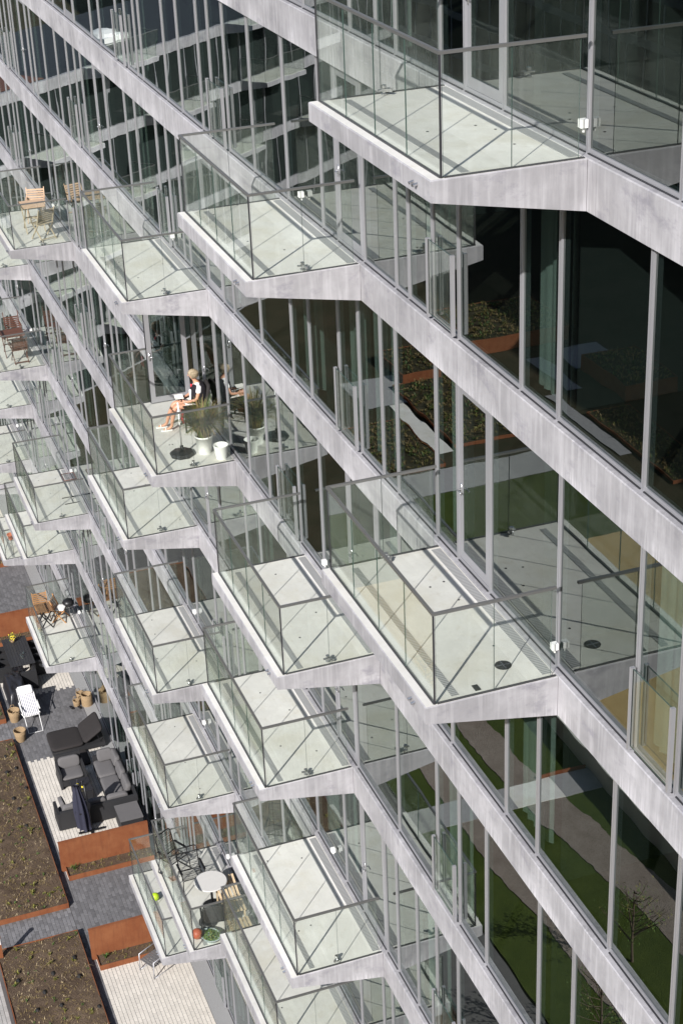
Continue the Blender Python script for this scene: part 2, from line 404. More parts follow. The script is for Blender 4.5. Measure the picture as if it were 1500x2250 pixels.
def mullion_mesh(h):
    b = MB()
    b.box(-.034, -.008, GY, GY+.10, 0, h); b.box(.008, .034, GY, GY+.10, 0, h); b.box(-.008, .008, GY+.014, GY+.085, 0, h, 1)
    return b.mesh('mullion', [M['alu'], M['alud']])
def pane_mesh(h):    # unit width, scaled in x
    b = MB().box(0, 1, GY+.020, GY+.044, 0, h, [2, 2, 0, 1, 2, 2]); return b.mesh('window_pane', [M['glass'], M['glass_back'], M['gedge']])
def sill_mesh():
    b = MB(); b.box(0, 1, GY+.004, GY+.098, 0, .055); b.box(0, 1, GY-.016, GY+.002, .001, .012, 1); return b.mesh('sill', [M['alu'], M['alud']])  # dark strip stands for the gasket and the shadow gap below the sill
def head_mesh():
    return MB().box(0, 1, GY+.004, GY+.096, -.05, -.002).mesh('head_rail', [M['alu']])
def door_mesh(w, h):
    b = MB(); f = .105; y0, y1 = GY+.012, GY+.075
    b.box(.04, .04+f, y0, y1, .06, h-.055); b.box(w-.04-f, w-.04, y0, y1, .06, h-.055)
    b.box(.04+f, w-.04-f, y0, y1, .06, .06+f*1.15); b.box(.04+f, w-.04-f, y0, y1, h-.055-f, h-.055)
    return b.mesh('door_frame', [M['alu']])
def handle_mesh():
    b = MB(); b.tube([(0, .0, 0), (0, -.05, 0), (.11, -.05, 0)], .011, 6); b.box(-.02, .02, -.004, .006, -.09, .09); return b.mesh('door_handle', [M['steel']], True)
def guard_mesh(w):
    b = MB(); y0 = -.005
    b.box(.0, .04, y0, y0+.05, .05, 1.08, 1); b.box(w-.04, w, y0, y0+.05, .05, 1.08, 1)
    b.box(.04, w-.04, y0+.018, y0+.032, .10, 1.07, [2, 2, 0, 0, 2, 2])
    return b.mesh('guard_pane', [M['railglass'], M['alu'], M['gedge']])
def curtain_mesh(w, h):
    vs = []; fs = []; n = max(10, int(w*16)); ph = random.random()*6
    for j, z in enumerate((.07, h-.05)):
        for i in range(n+1):
            u = i/n; y = GY+.22+.035*math.sin(u*w*34+ph)+.012*math.sin(u*w*80+ph*2)
            vs.append((.05+u*(w-.1), y, z)); 
    for i in range(n): fs.append((i, i+1, n+2+i, n+1+i))
    o = len(vs)
    b = MB().add(vs, fs); b.add([(x, y+.012, z) for x, y, z in vs], [f[::-1] for f in fs]); return b.mesh('curtain', [M['curtain']], True)
SILL, HEAD, HANDLE = sill_mesh(), head_mesh(), handle_mesh()

panel_cache = {}
def panel_mesh(w):
    k = round(w, 3)
    if k not in panel_cache:
        b = MB(); w -= .008; e = .012
        # section with a chamfered front lip
        pr = [(0, -TH), (0, -e), (e, 0), (.165, 0), (.165, -TH)]
        vs = [(0, y, z) for y, z in pr]+[(w, y, z) for y, z in pr]
        fs = [(i, i+5, (i+1) % 5+5, (i+1) % 5) for i in range(5)]+[(0, 1, 2, 3, 4), (9, 8, 7, 6, 5)]
        b.add(vs, [f[::-1] for f in fs]); panel_cache[k] = b.mesh('slab_panel', [M['fascia']])
    return panel_cache[k]

pane_meshes = {}
for k in LEVELS + [1]:
    z = k*H
    zf = max(z, G)
    hh = (k+1)*H-TH-zf
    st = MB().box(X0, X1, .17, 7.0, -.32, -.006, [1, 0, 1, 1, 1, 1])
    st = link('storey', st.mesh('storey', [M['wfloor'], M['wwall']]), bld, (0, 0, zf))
    if k == 1: hh = 2.57
    if k > -9:
        bx = balconies.get(k, [0])[-1]
        x = bx-2.45*24
        while x < X1-.1:
            w = 2.45
            if x+w > X0 and seen([(x, 0, z), (x+w, 0, z), (x, 0, z-TH), (x+w, 0, z-TH)], 420):
                link('slab_panel', panel_mesh(w), st, (x, 0, z))
            x += w
    if k == 1: continue
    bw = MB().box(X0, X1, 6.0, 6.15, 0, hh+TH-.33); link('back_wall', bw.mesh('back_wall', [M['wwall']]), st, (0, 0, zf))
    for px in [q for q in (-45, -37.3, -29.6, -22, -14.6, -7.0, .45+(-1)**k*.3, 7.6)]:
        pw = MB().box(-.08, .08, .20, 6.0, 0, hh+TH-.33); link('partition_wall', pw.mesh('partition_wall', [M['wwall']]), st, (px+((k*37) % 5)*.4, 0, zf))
    if k not in pane_meshes: pane_meshes[k] = (pane_mesh(hh), mullion_mesh(hh))
    xs, fl = measured.get(k, ([balconies.get(k, [-16.35])[-1]], {}))
    xs = list(xs); fl = dict(fl)
    i = (k*5) % len(WID)
    while xs[0] > X0:
        w, f = WID[i % len(WID)]; i += 1
        xs.insert(0, xs[0]-w)
        if f: fl[xs[0]] = f
    while xs[-1] < X1-1.5:
        w, f = WID[i % len(WID)]; i += 1
        if f: fl[xs[-1]] = f
        xs.append(xs[-1]+w)
    for a, b in zip(xs[:-1], xs[1:]):
        if not seen([(a, 0, zf), (b, 0, zf), (a, 0, zf+hh), (b, 0, zf+hh)], 300): continue
        w = b-a; f = fl.get(a, '')
        if k == -3 and abs(a+15.9) < .75: f = 'O'
        link('mullion', pane_meshes[k][1], st, (b, 0, zf))
        s = link('sill', SILL, st, (a+.036, 0, zf)); s.scale.x = w-.072
        s = link('head_rail', HEAD, st, (a+.036, 0, zf+hh)); s.scale.x = w-.072
        o = link('window_pane', pane_meshes[k][0], st, (a+.02, 0, zf)); o.scale.x = w-.04
        if 'D' in f:
            link('door_frame', door_mesh(w, hh), st, (a, 0, zf)); link('door_handle', HANDLE, st, (a+.09, GY+.012, zf+1.05))
        if 'G' in f: link('guard_pane', guard_mesh(w), st, (a, 0, zf))
        if 'C' in f: link('curtain', curtain_mesh(w, hh), st, (a, 0, zf))
side = MB().box(X1-.2, X1, .2, 7, G, 2*H-.4); link('side_wall', side.mesh('side_wall', [M['fascia']]), bld, (0, 0, 0))

# ------------------------------------------------------------------ balconies
YG = -D+.125          # plane of the long balustrade
def slab_mesh():
    b = MB(); x0, x1 = -L, -.0
    e = .012
    vs = []
    for x in (x0, x1):
        ii = e if x == x1 else -e
        vs += [(x, -D, -TO), (x, -D, -e), (x-ii, -D+e, 0), (x-ii, -.004, 0), (x, -.004, -e), (x, -.004, -TH)]
    fs = [(0, 1, 2, 3, 4, 5)]          # far end
    fs = []
    n = 6
    fs += [(0, 5, 4, 1), (1, 4, 3, 2)]                    # far end faces
    fs += [(n+0, n+1, n+4, n+5), (n+1, n+2, n+3, n+4)]    # near end faces
    fs += [(0, 1, n+1, n+0), (1, 2, n+2, n+1)]            # front
    fs += [(2, 3, n+3, n+2)]                              # top
    fs += [(0, n+0, n+5, 5)]                              # underside
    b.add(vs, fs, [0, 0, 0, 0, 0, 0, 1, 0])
    return b.mesh('balcony', [M['fascia'], M['floorc']])
def rail_pane(w): return MB().box(0, w, -.006, .006, -.03, 1.165, [1, 1, 0, 0, 1, 1]).mesh('balustrade_pane', [M['railglass'], M['gedge']])
def rail_pane_y(w): return MB().box(-.006, .006, 0, w, -.03, 1.165, [1, 1, 1, 1, 0, 0]).mesh('balustrade_pane', [M['railglass'], M['gedge']])
SLAB = slab_mesh()
PW = (L-.07)/4; PE = (-YG-.10)/2
RP, RPY = rail_pane(PW-.006), rail_pane_y(PE-.006)
RL = MB().box(-L+.020, -.020, -.019, .019, 1.165, 1.197).mesh('handrail', [M['rail']])
RE = MB().box(-.019, .019, YG+.0195, -.03, 1.165, 1.196).mesh('handrail', [M['rail']])
CH = MB().box(-L+.04, -.035, -.018, .018, .0, .012).mesh('glazing_channel', [M['chan']])
CHE = MB().box(-.017, .017, YG+.03, -.02, .0, .012).mesh('glazing_channel', [M['chan']])
GRI = MB().box(-L+.10, -.10, -.15, -.025, .0, .006).mesh('drain_grate', [M['grate']])
GRO = MB().box(-L+.16, -.10, YG+.24, YG+.33, .0, .005).mesh('drain_grate', [M['grate']])
CN = MB().box(-.009, .009, -.009, .009, .0, 1.165).mesh('corner_seal', [M['alud']])
def spout_mesh():
    b = MB()
    for x in (-.43, -.33): b.tube([(x, -D+.01, -.11), (x, -D-.05, -.125)], .018, 7)
    return b.mesh('drain_spout', [M['steel']])
SPO = spout_mesh()
def clamp_mesh():
    b = MB(); b.lathe([(.035, 0), (.035, .02), (.018, .03), (.018, .075), (.03, .085), (.03, .115)], 10); b.beam((-.05, -.05, .06), (.06, .05, .07), .025, .02); b.box(-.02, .1, -.012, .012, .04, .075)
    return b.mesh('glass_clamp', [M['steel']])
CLA = clamp_mesh()
LBX = MB().box(-.038, .038, -.085, -.008, -.042, .042).box(-.01, .01, -.05, -.03, -.09, -.042).mesh('outdoor_socket', [M['white']])
balc = {}
for k, lst in balconies.items():
    for xb in lst:
        z = k*H
        o = link('balcony', SLAB, bld, (xb, 0, z)); balc[(k, xb)] = o
        big = xb in (2.30, 1.90)
        for i in range(4): link('balustrade_pane', RP, o, (xb-L+.035+PW*i+.006, YG, z))
        for i in range(2):
            link('balustrade_pane', RPY, o, (xb-.035, YG+.015+PE*i+.006, z)); link('balustrade_pane', RPY, o, (xb-L+.035, YG+.015+PE*i+.006, z))
        link('handrail', RL, o, (xb, YG, z)); link('handrail', RE, o, (xb-.035, 0, z)); link('handrail', RE, o, (xb-L+.035, 0, z))
        link('glazing_channel', CH, o, (xb, YG, z)); link('glazing_channel', CHE, o, (xb-.035, 0, z)); link('glazing_channel', CHE, o, (xb-L+.035, 0, z))
        link('drain_grate', GRI, o, (xb, 0, z)); link('drain_grate', GRO, o, (xb, 0, z))
        link('corner_seal', CN, o, (xb-.035, YG, z)); link('corner_seal', CN, o, (xb-L+.035, YG, z))
        link('drain_spout', SPO, o, (xb, 0, z))
        cl = link('glass_clamp', CLA, o, (xb-L+.13 if big else xb-.12, YG+PE+.02, z)); cl.rotation_euler.z = random.uniform(-1, 1)
        link('outdoor_socket', LBX, o, (xb-.19 if big else xb-L+.95, GY, z+.30))
        sd = MB()
        rr = random.Random(int(xb*100)+k)
        for q in range(4):
            sx, sy = rr.uniform(-L+.3, -.3), rr.uniform(-1.2, -.25); sd.lathe([(.016, .001), (.016, .004), (.004, .006)], 7, (sx, sy, 0))
        s = link('floor_stud', sd.mesh('floor_stud', [M['alud']]), o, (xb, 0, z)); s['kind'] = 'stuff'
        if xb == 1.90:
            b = MB(); b.lathe([(.10, .001), (.10, .007), (.09, .009), (.0, .009)], 28, (-.48, -.48, 0), 0, False)
            b.box(-.57, -.39, -.485, -.475, .0095, .0125, 1); b.box(-.485, -.475, -.57, -.39, .0095, .0125, 1)
            link('floor_drain', b.mesh('floor_drain', [M['black'], M['steel']]), o, (xb, 0, z))
            link('floor_drain', MB().box(-.16, -.04, -1.0, -.93, .001, .008).mesh('floor_drain', [M['black']]), o, (xb-.06, 0, z))

# ------------------------------------------------------------------ ground
gm = MB(); gm.add([(-400, -400, 0), (400, -400, 0), (400, 400, 0), (-400, 400, 0)], [(0, 1, 2, 3)])
struct(link('ground', gm.mesh('ground', [M['court']]), None, (0, 0, G-.02)))
def sheet(name, mat, x0, x1, y0, y1, z, th=.006):
    return struct(link(name, MB().box(x0, x1, y0, y1, -th, 0).mesh(name, [mat]), None, (0, 0, z)))
# patio of small pavers, cream on the terraces and dark on the paths
DARK = [(-44.6, -40.3), (-34.55, -30.55), (-24.15, -20.45)]
def is_dark(x, y):
    if y < -2.78: return True  # dark stone row along the beds, with the edging's shade in its colour
    return any(a < x < b for a, b in DARK)
patio = struct(link('patio', MB().box(-52, -8, -2.98, -.36, -.02, -.004).mesh('patio', [M['asphalt']]), None, (0, 0, G)))
def paving(name, x0, x1, y0, y1, pw, pl, colfn, parent, seed):
    rr = random.Random(seed); vs = []; fs = []; cs = []
    g = .0025; row = 0; y = y0
    while y < y1-.02:
        ya = y; yb = min(y+pw, y1); x = x0+(pl/2 if row % 2 else 0)-pl
        while x < x1:
            xa, xb = max(x, x0), min(x+pl, x1)
            if xb-xa > .02 and seen([(xa, ya, G)], 60):
                c = colfn((xa+xb)/2, (ya+yb)/2, rr)
                if c:
                    z = rr.uniform(0, .0035); e = .006; o = len(vs)
                    vs += [(xa+g, ya+g, -.008), (xb-g, ya+g, -.008), (xb-g, yb-g, -.008), (xa+g, yb-g, -.008),
                           (xa+g+e, ya+g+e, z), (xb-g-e, ya+g+e, z), (xb-g-e, yb-g-e, z), (xa+g+e, yb-g-e, z)]
                    fs += [(o+4, o+5, o+6, o+7), (o, o+1, o+5, o+4), (o+1, o+2, o+6, o+5), (o+2, o+3, o+7, o+6), (o+3, o, o+4, o+7)]
                    cs += [c]*5
            x += pl
        y += pw; row += 1
    me = bpy.data.meshes.new(name); me.from_pydata(vs, [], fs); me.materials.append(M['paver'])
    at = me.color_attributes.new('col', 'FLOAT_COLOR', 'CORNER')
    for p, c in zip(me.polygons, cs):
        for li in p.loop_indices: at.data[li].color = (*c, 1)
    me.update(); o = link(name, me, parent, (0, 0, G)); o['kind'] = 'stuff'
    return o
def patio_col(x, y, rr):
    if is_dark(x, y): k = rr.uniform(.105, .165); return (k, k*.985, k*1.03)
    k = rr.uniform(.56, .64); return (k, k*.935, k*.84)
paving('paver', -52, -12, -2.98, -.36, .105, .21, patio_col, patio, 3)
# dark grate along the foot of the facade
gs = MB().box(-52, -8, -.355, .098, -.01, .004); struct(link('drainage_channel', gs.mesh('drainage_channel', [M['grate']]), None, (0, 0, G)))
# narrow paths between the beds and the long path beyond them
path = struct(link('path', MB().box(-52, -8, -7.4, -5.32, -.02, -.004).mesh('path', [M['asphalt']]), None, (0, 0, G)))
def path_col(x, y, rr): k = rr.uniform(.33, .42); return (k, k*.97, k*.93)
paving('paver', -52, -12, -7.4, -5.40, .105, .21, path_col, path, 5)
GAPS = [(-42.9, -41.6), (-33.1, -31.9), (-22.75, -21.6)]
def gap_col(x, y, rr):
    if any(a < x < b for a, b in GAPS): k = rr.uniform(.12, .19); return (k, k*.985, k*1.03)
    return None
gp = struct(link('footpath', MB().box(-44, -20, -5.318, -2.99, -.02, -.006).mesh('footpath', [M['asphalt']]), None, (0, 0, G)))
paving('paver', -44, -20, -5.40, -2.985, .105, .21, gap_col, gp, 9)

# planting beds
def bed(x0, x1, y0, y1, seed):
    r = random.Random(seed); nx, ny = int((x1-x0)/.09), int((y1-y0)/.09); vs = []; fs = []
    from mathutils import noise
    for j in range(ny+1):
        for i in range(nx+1):
            x, y = x0+(x1-x0)*i/nx, y0+(y1-y0)*j/ny
            n = noise.noise(Vector((x*1.1, y*1.1, seed)))*.05+noise.noise(Vector((x*4, y*4, seed)))*.035+noise.noise(Vector((x*11, y*11, seed)))*.03
            vs.append((x, y, .145+n*.9))
    for j in range(ny):
        for i in range(nx): a = j*(nx+1)+i; fs.append((a, a+1, a+nx+2, a+nx+1))
    struct(link('planting_bed', MB().add(vs, fs).mesh('planting_bed', [M['soil']], True), None, (0, 0, G)))
    tg = thing('bed_edging', 'thin rusty steel edging around the soil bed %s' % {1: 'beside the dark sofa terrace', 2: 'between the bollard path and the cream patio', 3: 'beside the black dining table'}[seed], 'edging', ((x0+x1)/2, y0, G))
    t = .012
    for q in ((x0-t, x0, y0-t, y1+t), (x1, x1+t, y0-t, y1+t), (x0, x1, y0-t, y0), (x0, x1, y1, y1+t)):
        link('edging_strip', MB().box(*q, -.02, .172).mesh('edging_strip', [M['corten']]), tg, (0, 0, G))
    return x0, x1, y0, y1
def tuft(b, x, y, z, h, n, r, mat, w=.012, spread=.5):
    for q in range(n):
        a = r.uniform(0, 6.283); s = r.uniform(.15, 1)*spread; hh = h*r.uniform(.5, 1)
        dx, dy = math.cos(a), math.sin(a); px, py = -dy*w/2, dx*w/2
        mx, my = x+dx*s*hh*.4, y+dy*s*hh*.4; ex, ey = x+dx*s*hh*1.1, y+dy*s*hh*1.1
        b.add([(x-px, y-py, z), (x+px, y+py, z), (mx+px*.8, my+py*.8, z+hh*.65), (mx-px*.8, my-py*.8, z+hh*.65), (ex, ey, z+hh*(1-.45*s))],
              [(0, 1, 2, 3), (3, 2, 4)], mat)
beds = [bed(-31.85, -22.8, -5.30, -3.02, 1), bed(-21.55, -11.0, -5.30, -3.02, 2), bed(-41.55, -33.15, -5.30, -3.02, 3)]
rg = random.Random(21); gc = MB()
for (x0, x1, y0, y1) in beds:
    A = (x1-x0)*(y1-y0)
    for i in range(int(A*95)):
        x, y = rg.uniform(x0+.05, x1-.05), rg.uniform(y0+.05, y1-.05)
        if not seen([(x, y, G)], 60): continue
        u = rg.random()
        if u < .022: tuft(gc, x, y, .13, rg.uniform(.10, .2), 10, rg, 0, .035, 1.0)
        elif u < .05: tuft(gc, x, y, .13, rg.uniform(.08, .16), 7, rg, 1, .02, 1.0)
        else: tuft(gc, x, y, .125, rg.uniform(.04, .13), 3, rg, rg.choice((2, 2, 2, 3, 4)), .011, 2.0)
o = link('ground_cover', gc.mesh('ground_cover', [M['olive'], M['green'], M['drygrass'], M['bark'], M['straw']]), None, (0, 0, G))
o['kind'] = 'stuff'; o['label'] = 'sparse olive tufts and dry stalks on the brown soil beds'; o['category'] = 'ground cover'
for i, (px, py) in enumerate([(163, 2105), (117, 2140), (174, 2146), (40, 2156), (98, 2181), (135, 2210), (82, 2221), (218, 2213), (15, 1697), (35, 1688), (57, 1732), (30, 1755), (42, 1778), (58, 1815), (12, 1663)]):
    p = U(px, py, G+.16); b = MB(); rr = random.Random(i); vs = []; 
    b.lathe([(.02, 0), (.06, .01), (.075, .035), (.05, .065), (.015, .08)], 9)
    b.v = [(x*rr.uniform(.8, 1.25)*1.1, y*rr.uniform(.8, 1.25)*.8, z) for x, y, z in b.v]
    tag(link('stone', b.mesh('stone', [M['stone']], True), None, (p.x, p.y, G+.13)), 'small black lump of stone lying on the brown soil', 'stone', 'black stones on the soil beds')

# corten screens with planters
def screen(x, ya, yb, lab, lab2, h=1.05):
    t = thing('steel_screen', lab, 'screen', (x, (ya+yb)/2, G))
    part(t, 'screen_plate', MB().box(-.03, .03, -(yb-ya)/2, (yb-ya)/2, 0, h), M['corten'])
    part(t, 'screen_cap', MB().box(-.045, .045, -(yb-ya)/2-.01, (yb-ya)/2, h, h+.02), M['corten'])
    q = thing('planter', lab2, 'planter', (x+.28, (ya+yb)/2, G))
    hw = (yb-ya)/2
    b = MB(); b.box(.235, .25, -hw+.12, hw, 0, .17); b.box(-.25, .235, -hw+.12, -hw+.135, 0, .17)
    part(q, 'planter_box', b, M['corten'])
    b = MB().box(-.24, .23, -hw+.14, hw, 0, .13); part(q, 'planter_soil', b, M['soil'])
    r = random.Random(int(x*10)); b = MB()
    for i in range(60):
        tuft(b, r.uniform(-.22, .2), r.uniform(-hw+.2, hw-.05), .12, r.uniform(.05, .14), 4, r, r.choice((0, 1, 1)), .014, 1.3)
    tuft(b, -.05, -hw+.35, .12, .25, 24, r, 2, .02, .9)
    part(q, 'planter_plants', b, [M['olive'], M['drygrass'], M['green']])
screen(-24.5, -2.87, -.16, 'rusty orange steel screen behind the sofa terrace', 'low rusty planter at the foot of the screen by the sofa terrace')
screen(-20.35, -2.87, -.16, 'rusty steel screen between the dark path and the cream patio', 'low rusty planter beside the metal patio chair')
screen(-38.75, -2.87, -.16, 'rusty red steel screen beyond the black dining table', 'low rusty planter hidden behind the black dining table')
screen(-44.9, -2.87, -.16, 'rusty steel screen at the far end of the grey paved path', 'low rusty planter at the far edge of the grey paved path')

# bollard light
t = thing('bollard_light', 'slim rusty bollard light beside the narrow path', 'bollard', (-21.25, -5.22, G))
b = MB().box(-.05, .05, -.05, .05, 0, .62).box(-.05, -.035, -.05, .05, .62, .85).box(-.05, .05, -.05, .05, .85, .93); part(t, 'post', b, M['corten'])
part(t, 'diffuser', MB().box(-.033, .04, -.035, .035, .622, .848), M['white'])

# ------------------------------------------------------------------ courtyard seen mirrored in the windows
from mathutils import noise as NZ
def poly_strip(name, mat, lo, hi, z, th=.03, amp=.10, seed=0):
    "a strip along x between two polylines of (x, y), with a ragged edge"
    def at(pl, x):
        for (xa, ya), (xb, yb) in zip(pl, pl[1:]):
            if xa <= x <= xb: return ya+(yb-ya)*(x-xa)/(xb-xa)
        return pl[-1][1]
    x0, x1 = lo[0][0], lo[-1][0]; n = int((x1-x0)/.12); vs = []; fs = []
    for i in range(n+1):
        x = x0+(x1-x0)*i/n
        a = at(lo, x)+amp*(NZ.noise(Vector((x*.8, seed, 0)))+.5*NZ.noise(Vector((x*4.1, seed, 3)))); b = at(hi, x)+amp*(NZ.noise(Vector((x*.8, seed+9, 0)))+.5*NZ.noise(Vector((x*4.3, seed+5, 3))))
        vs += [(x, b, 0), (x, a, 0), (x, b, -th), (x, a, -th)]
    for i in range(n):
        o = i*4; fs += [(o, o+4, o+5, o+1), (o+2, o+6, o+4, o), (o+1, o+5, o+7, o+3)]
    return struct(link(name, MB().add(vs, fs).mesh(name, [mat]), None, (0, 0, z)))
sheet('lawn', M['grass'], -31, 9, -13.6, -7.45, G+.015, .03)
poly_strip('gravel_strip', M['gravel'], [(-30, -10.6), (-26.5, -10.7), (-23.3, -10.85), (-21, -11.0), (-18.6, -11.5), (-16, -11.9), (-8, -12.3), (9, -12.4)],
           [(-30, -11.7), (-27, -11.7), (-23.7, -11.9), (-21.8, -12.3), (-19.2, -12.7), (-16.7, -13.2), (-8, -13.4), (9, -13.5)], G+.034, .03, .10, 2)
poly_strip('gravel_strip', M['gravel'], [(-30, -8.6), (-19.6, -8.7), (-16.8, -9.1), (-8, -9.3), (9, -9.4)], [(-30, -9.7), (-20, -9.8), (-8, -10.3), (9, -10.4)], G+.034, .03, .10, 6)
sheet('path', M['floorc'], -23.1, -22.0, -12.25, -10.7, G+.05, .03); sheet('path', M['paverlight'], -23.1, -22.0, -13.6, -12.26, G+.05, .03)
sheet('path', M['paverlight'], -23.1, -22.0, -10.69, -7.42, G+.05, .03)
tag(link('lawn_edging', MB().box(-23.16, -23.12, -13.55, -11.95, 0, .16).mesh('lawn_edging', [M['corten']]), None, (0, 0, G)), 'rusty steel lawn edging beside the pale path', 'edging')
sheet('lawn', M['grass'], -43.2, -36.2, -24.5, -14.5, G+.015, .03)
sheet('path', M['floorc'], -52.9, -46.9, -19.2, -18.45, G+.02); sheet('path', M['paverlight'], -56.4, -52.95, -20.0, -17.4, G+.02); sheet('path', M['paverlight'], -45.4, -43.25, -24.5, -14.5, G+.02)
sheet('path', M['paverlight'], -55.5, -50.9, -27.7, -26.9, G+.02); sheet('path', M['paverlight'], -56.0, -53.2, -31.0, -28.6, G+.02); sheet('path', M['paverlight'], -50.8, -43.4, -26.2, -25.6, G+.02)
sheet('terrace', M['tan'], -36, 10, -26, -13.72, G+.64, .66)
tw = MB().box(-36, 10, -13.72, -13.60, 0, .66); tag(link('retaining_wall', tw.mesh('retaining_wall', [M['plaster']]), None, (0, 0, G)), 'low grey retaining wall in front of the tan terrace', 'wall')
rr = random.Random(4)

for i, (x0, x1, y0, y1) in enumerate([(-58.6, -55.2, -22.0, -20.1), (-62, -57, -30, -24.5), (-53.0, -48.6, -31.5, -28.7), (-54.9, -47.2, -22.6, -19.4), (-51.0, -45.6, -18.3, -15.5), (-48.0, -40.0, -28.6, -26.35)]):
    lab = ['raised rusty planter bed in the middle of the courtyard', 'raised rusty planter bed at the courtyard corner', 'raised rusty planter bed next to the tan terrace', 'raised rusty planter bed on the far side of the long path', 'raised rusty planter bed between lawn and path', 'raised rusty planter bed in front of the shaded wing'][i]
    q = thing('raised_planter', lab, 'planter', ((x0+x1)/2, (y0+y1)/2, G)); a, c = (x1-x0)/2, (y1-y0)/2
    hb = (.45, .8, .8)[i] if i < 3 else .16
    b = MB().box(-a, a, -c, -c+.03, 0, hb).box(-a, a, c-.03, c, 0, hb).box(-a, -a+.03, -c+.03, c-.03, 0, hb).box(a-.03, a, -c+.03, c-.03, 0, hb)
    part(q, 'planter_box', b, M['corten']); part(q, 'planter_soil', MB().box(-a+.03, a-.03, -c+.03, c-.03, 0, hb-.03), M['court'])
    b = MB(); rp = random.Random(i)
    for q_ in range(int(a*c*90)): tuft(b, rp.uniform(-a+.1, a-.1), rp.uniform(-c+.1, c-.1), hb-.04, rp.uniform(.08, .32), 5, rp, rp.choice((0, 1, 1, 2)), .04, 1.3)
    part(q, 'planter_plants', b, [M['olive'], M['drygrass'], M['green']])['kind'] = 'stuff'
def small_tree(x, y, h, seed, lab):
    r = random.Random(seed); t = thing('young_tree', lab, 'tree', (x, y, G))
    b = MB(); b.tube([(0, 0, 0), (.03, .02, h*.4), (-.02, .03, h*.95)], [.05, .035, .01], 7)
    lf = MB()
    for i in range(26):
        z = h*r.uniform(.25, .95); a = r.uniform(0, 6.28); l = h*.32*(1.1-z/h)+.25
        e = Vector((math.cos(a)*l, math.sin(a)*l, z+l*.9)); b.tube([(0, 0.02, z), e*.55+Vector((0, 0, z*.42)), e], [.014, .01, .004], 5)
        for q in range(26):
            u = r.uniform(.3, 1.05); c = Vector((0, 0, z)).lerp(e, u)+Vector((r.gauss(0, .1), r.gauss(0, .1), r.gauss(0, .1)))
            d = Vector((r.gauss(0, 1), r.gauss(0, 1), r.gauss(0, 1))).normalized()*.045; g = d.orthogonal().normalized()*.02
            lf.add([c-d, c+g, c+d, c-g], [(0, 1, 2, 3)], r.choice((0, 0, 1)))
    part(t, 'trunk', b, M['bark']); part(t, 'crown', lf, [M['green'], M['olive']])
small_tree(-14.6, -10.6, 2.6, 1, 'young tree with sparse crown on the lawn'); small_tree(-12.0, -8.3, 3.0, 2, 'small young tree near the corner of the lawn')
small_tree(-26.5, -12.8, 3.0, 3, 'thin young tree beside the retaining wall')

# ------------------------------------------------------------------ other wings of the block (seen only as reflections)
def wing(lab, ox, oy, rz, length, lo, hi, balc_at, roofmat, fm='fascia'):
    t = thing('apartment_wing', lab, 'building', (ox, oy, G), rz)   # local: facade along -x from the origin, facing -y
    wm = {}
    for k in range(lo, hi+1):
        z = max(k*H-G, 0)
        h = H-TH
        st = part(t, 'storey', MB().box(-length, 0, .2, 9, z-.3, z), M['wwall'])
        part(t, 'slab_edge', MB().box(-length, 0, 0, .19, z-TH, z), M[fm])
        if k == hi: continue
        link('window_band', MB().box(-length, 0, .13, .15, 0, h, [0, 0, 0, 1, 0, 0]).mesh('window_band', [M['glassd'], M['alud']]), st, (0, 0, z), True)
        if 'm' not in wm: wm['m'] = MB().box(-.035, .035, .05, .16, 0, h).mesh('mullion', [M['alu']])
        x = -.6; r = random.Random(k)
        while x > -length:
            link('mullion', wm['m'], st, (x, 0, z), True); x -= r.choice((.9, 1.4, 1.8)) if length < 60 else 2.4
    zt = hi*H-G
    part(t, 'roof', MB().box(-length, 0, .2, 9, zt-.2, zt+.006), roofmat)
    for i in range(2):
        x = -3-11*i
        part(t, 'skylight', MB().box(x-.9, x+.9, 2.2, 3.8, zt, zt+.35).lathe([(.8, .35), (.7, .5), (.3, .62), (.02, .64)], 16, (x, 3, zt)), M['white'])
    for k, x in balc_at:
        z = k*H-G; o = link('balcony', SLAB, t, (x, 0, z), True)
        for i in range(4): link('balustrade_pane', RP, o, (-L+.035+PW*i+.006, YG, 0), True)
        for i in range(2): link('balustrade_pane', RPY, o, (-.035, YG+.015+PE*i, 0), True); link('balustrade_pane', RPY, o, (-L+.035, YG+.015+PE*i, 0), True)
        link('handrail', RL, o, (0, YG, 0), True); link('handrail', RE, o, (-.035, 0, 0), True); link('handrail', RE, o, (-L+.035, 0, 0), True)
M['glassd'] = plain('dark_window', (.02, .026, .025), .05, 0, .1)
wing('angled apartment wing joining the far end of the long facade', -57.0, -.3, math.atan2(.8, .6), 36, -9, -4,
     [(-5, -4.5), (-5, -13), (-6, -8), (-6, -17), (-7, -4), (-7, -12), (-8, -8.5), (-5, -21), (-6, -26), (-4, -9), (-4, -20)], M['alud'])
w2 = [o for o in bpy.data.objects if o.name.startswith('apartment_wing')][0]
part(w2, 'roof_deck', MB().box(-6.5, -.1, .3, 8.8, -4*H-G+.008, -4*H-G+.04), M['roofred'])
wing('shaded apartment wing across the courtyard', -175.0, -47.0, math.pi, 185, -9, -3, [(-5, -109), (-7, -115), (-8, -125), (-5, -122), (-7, -133), (-6, -143)], M['asphalt'], 'wwall')  # slab edges get a darker wall colour, deepening their shade by paint

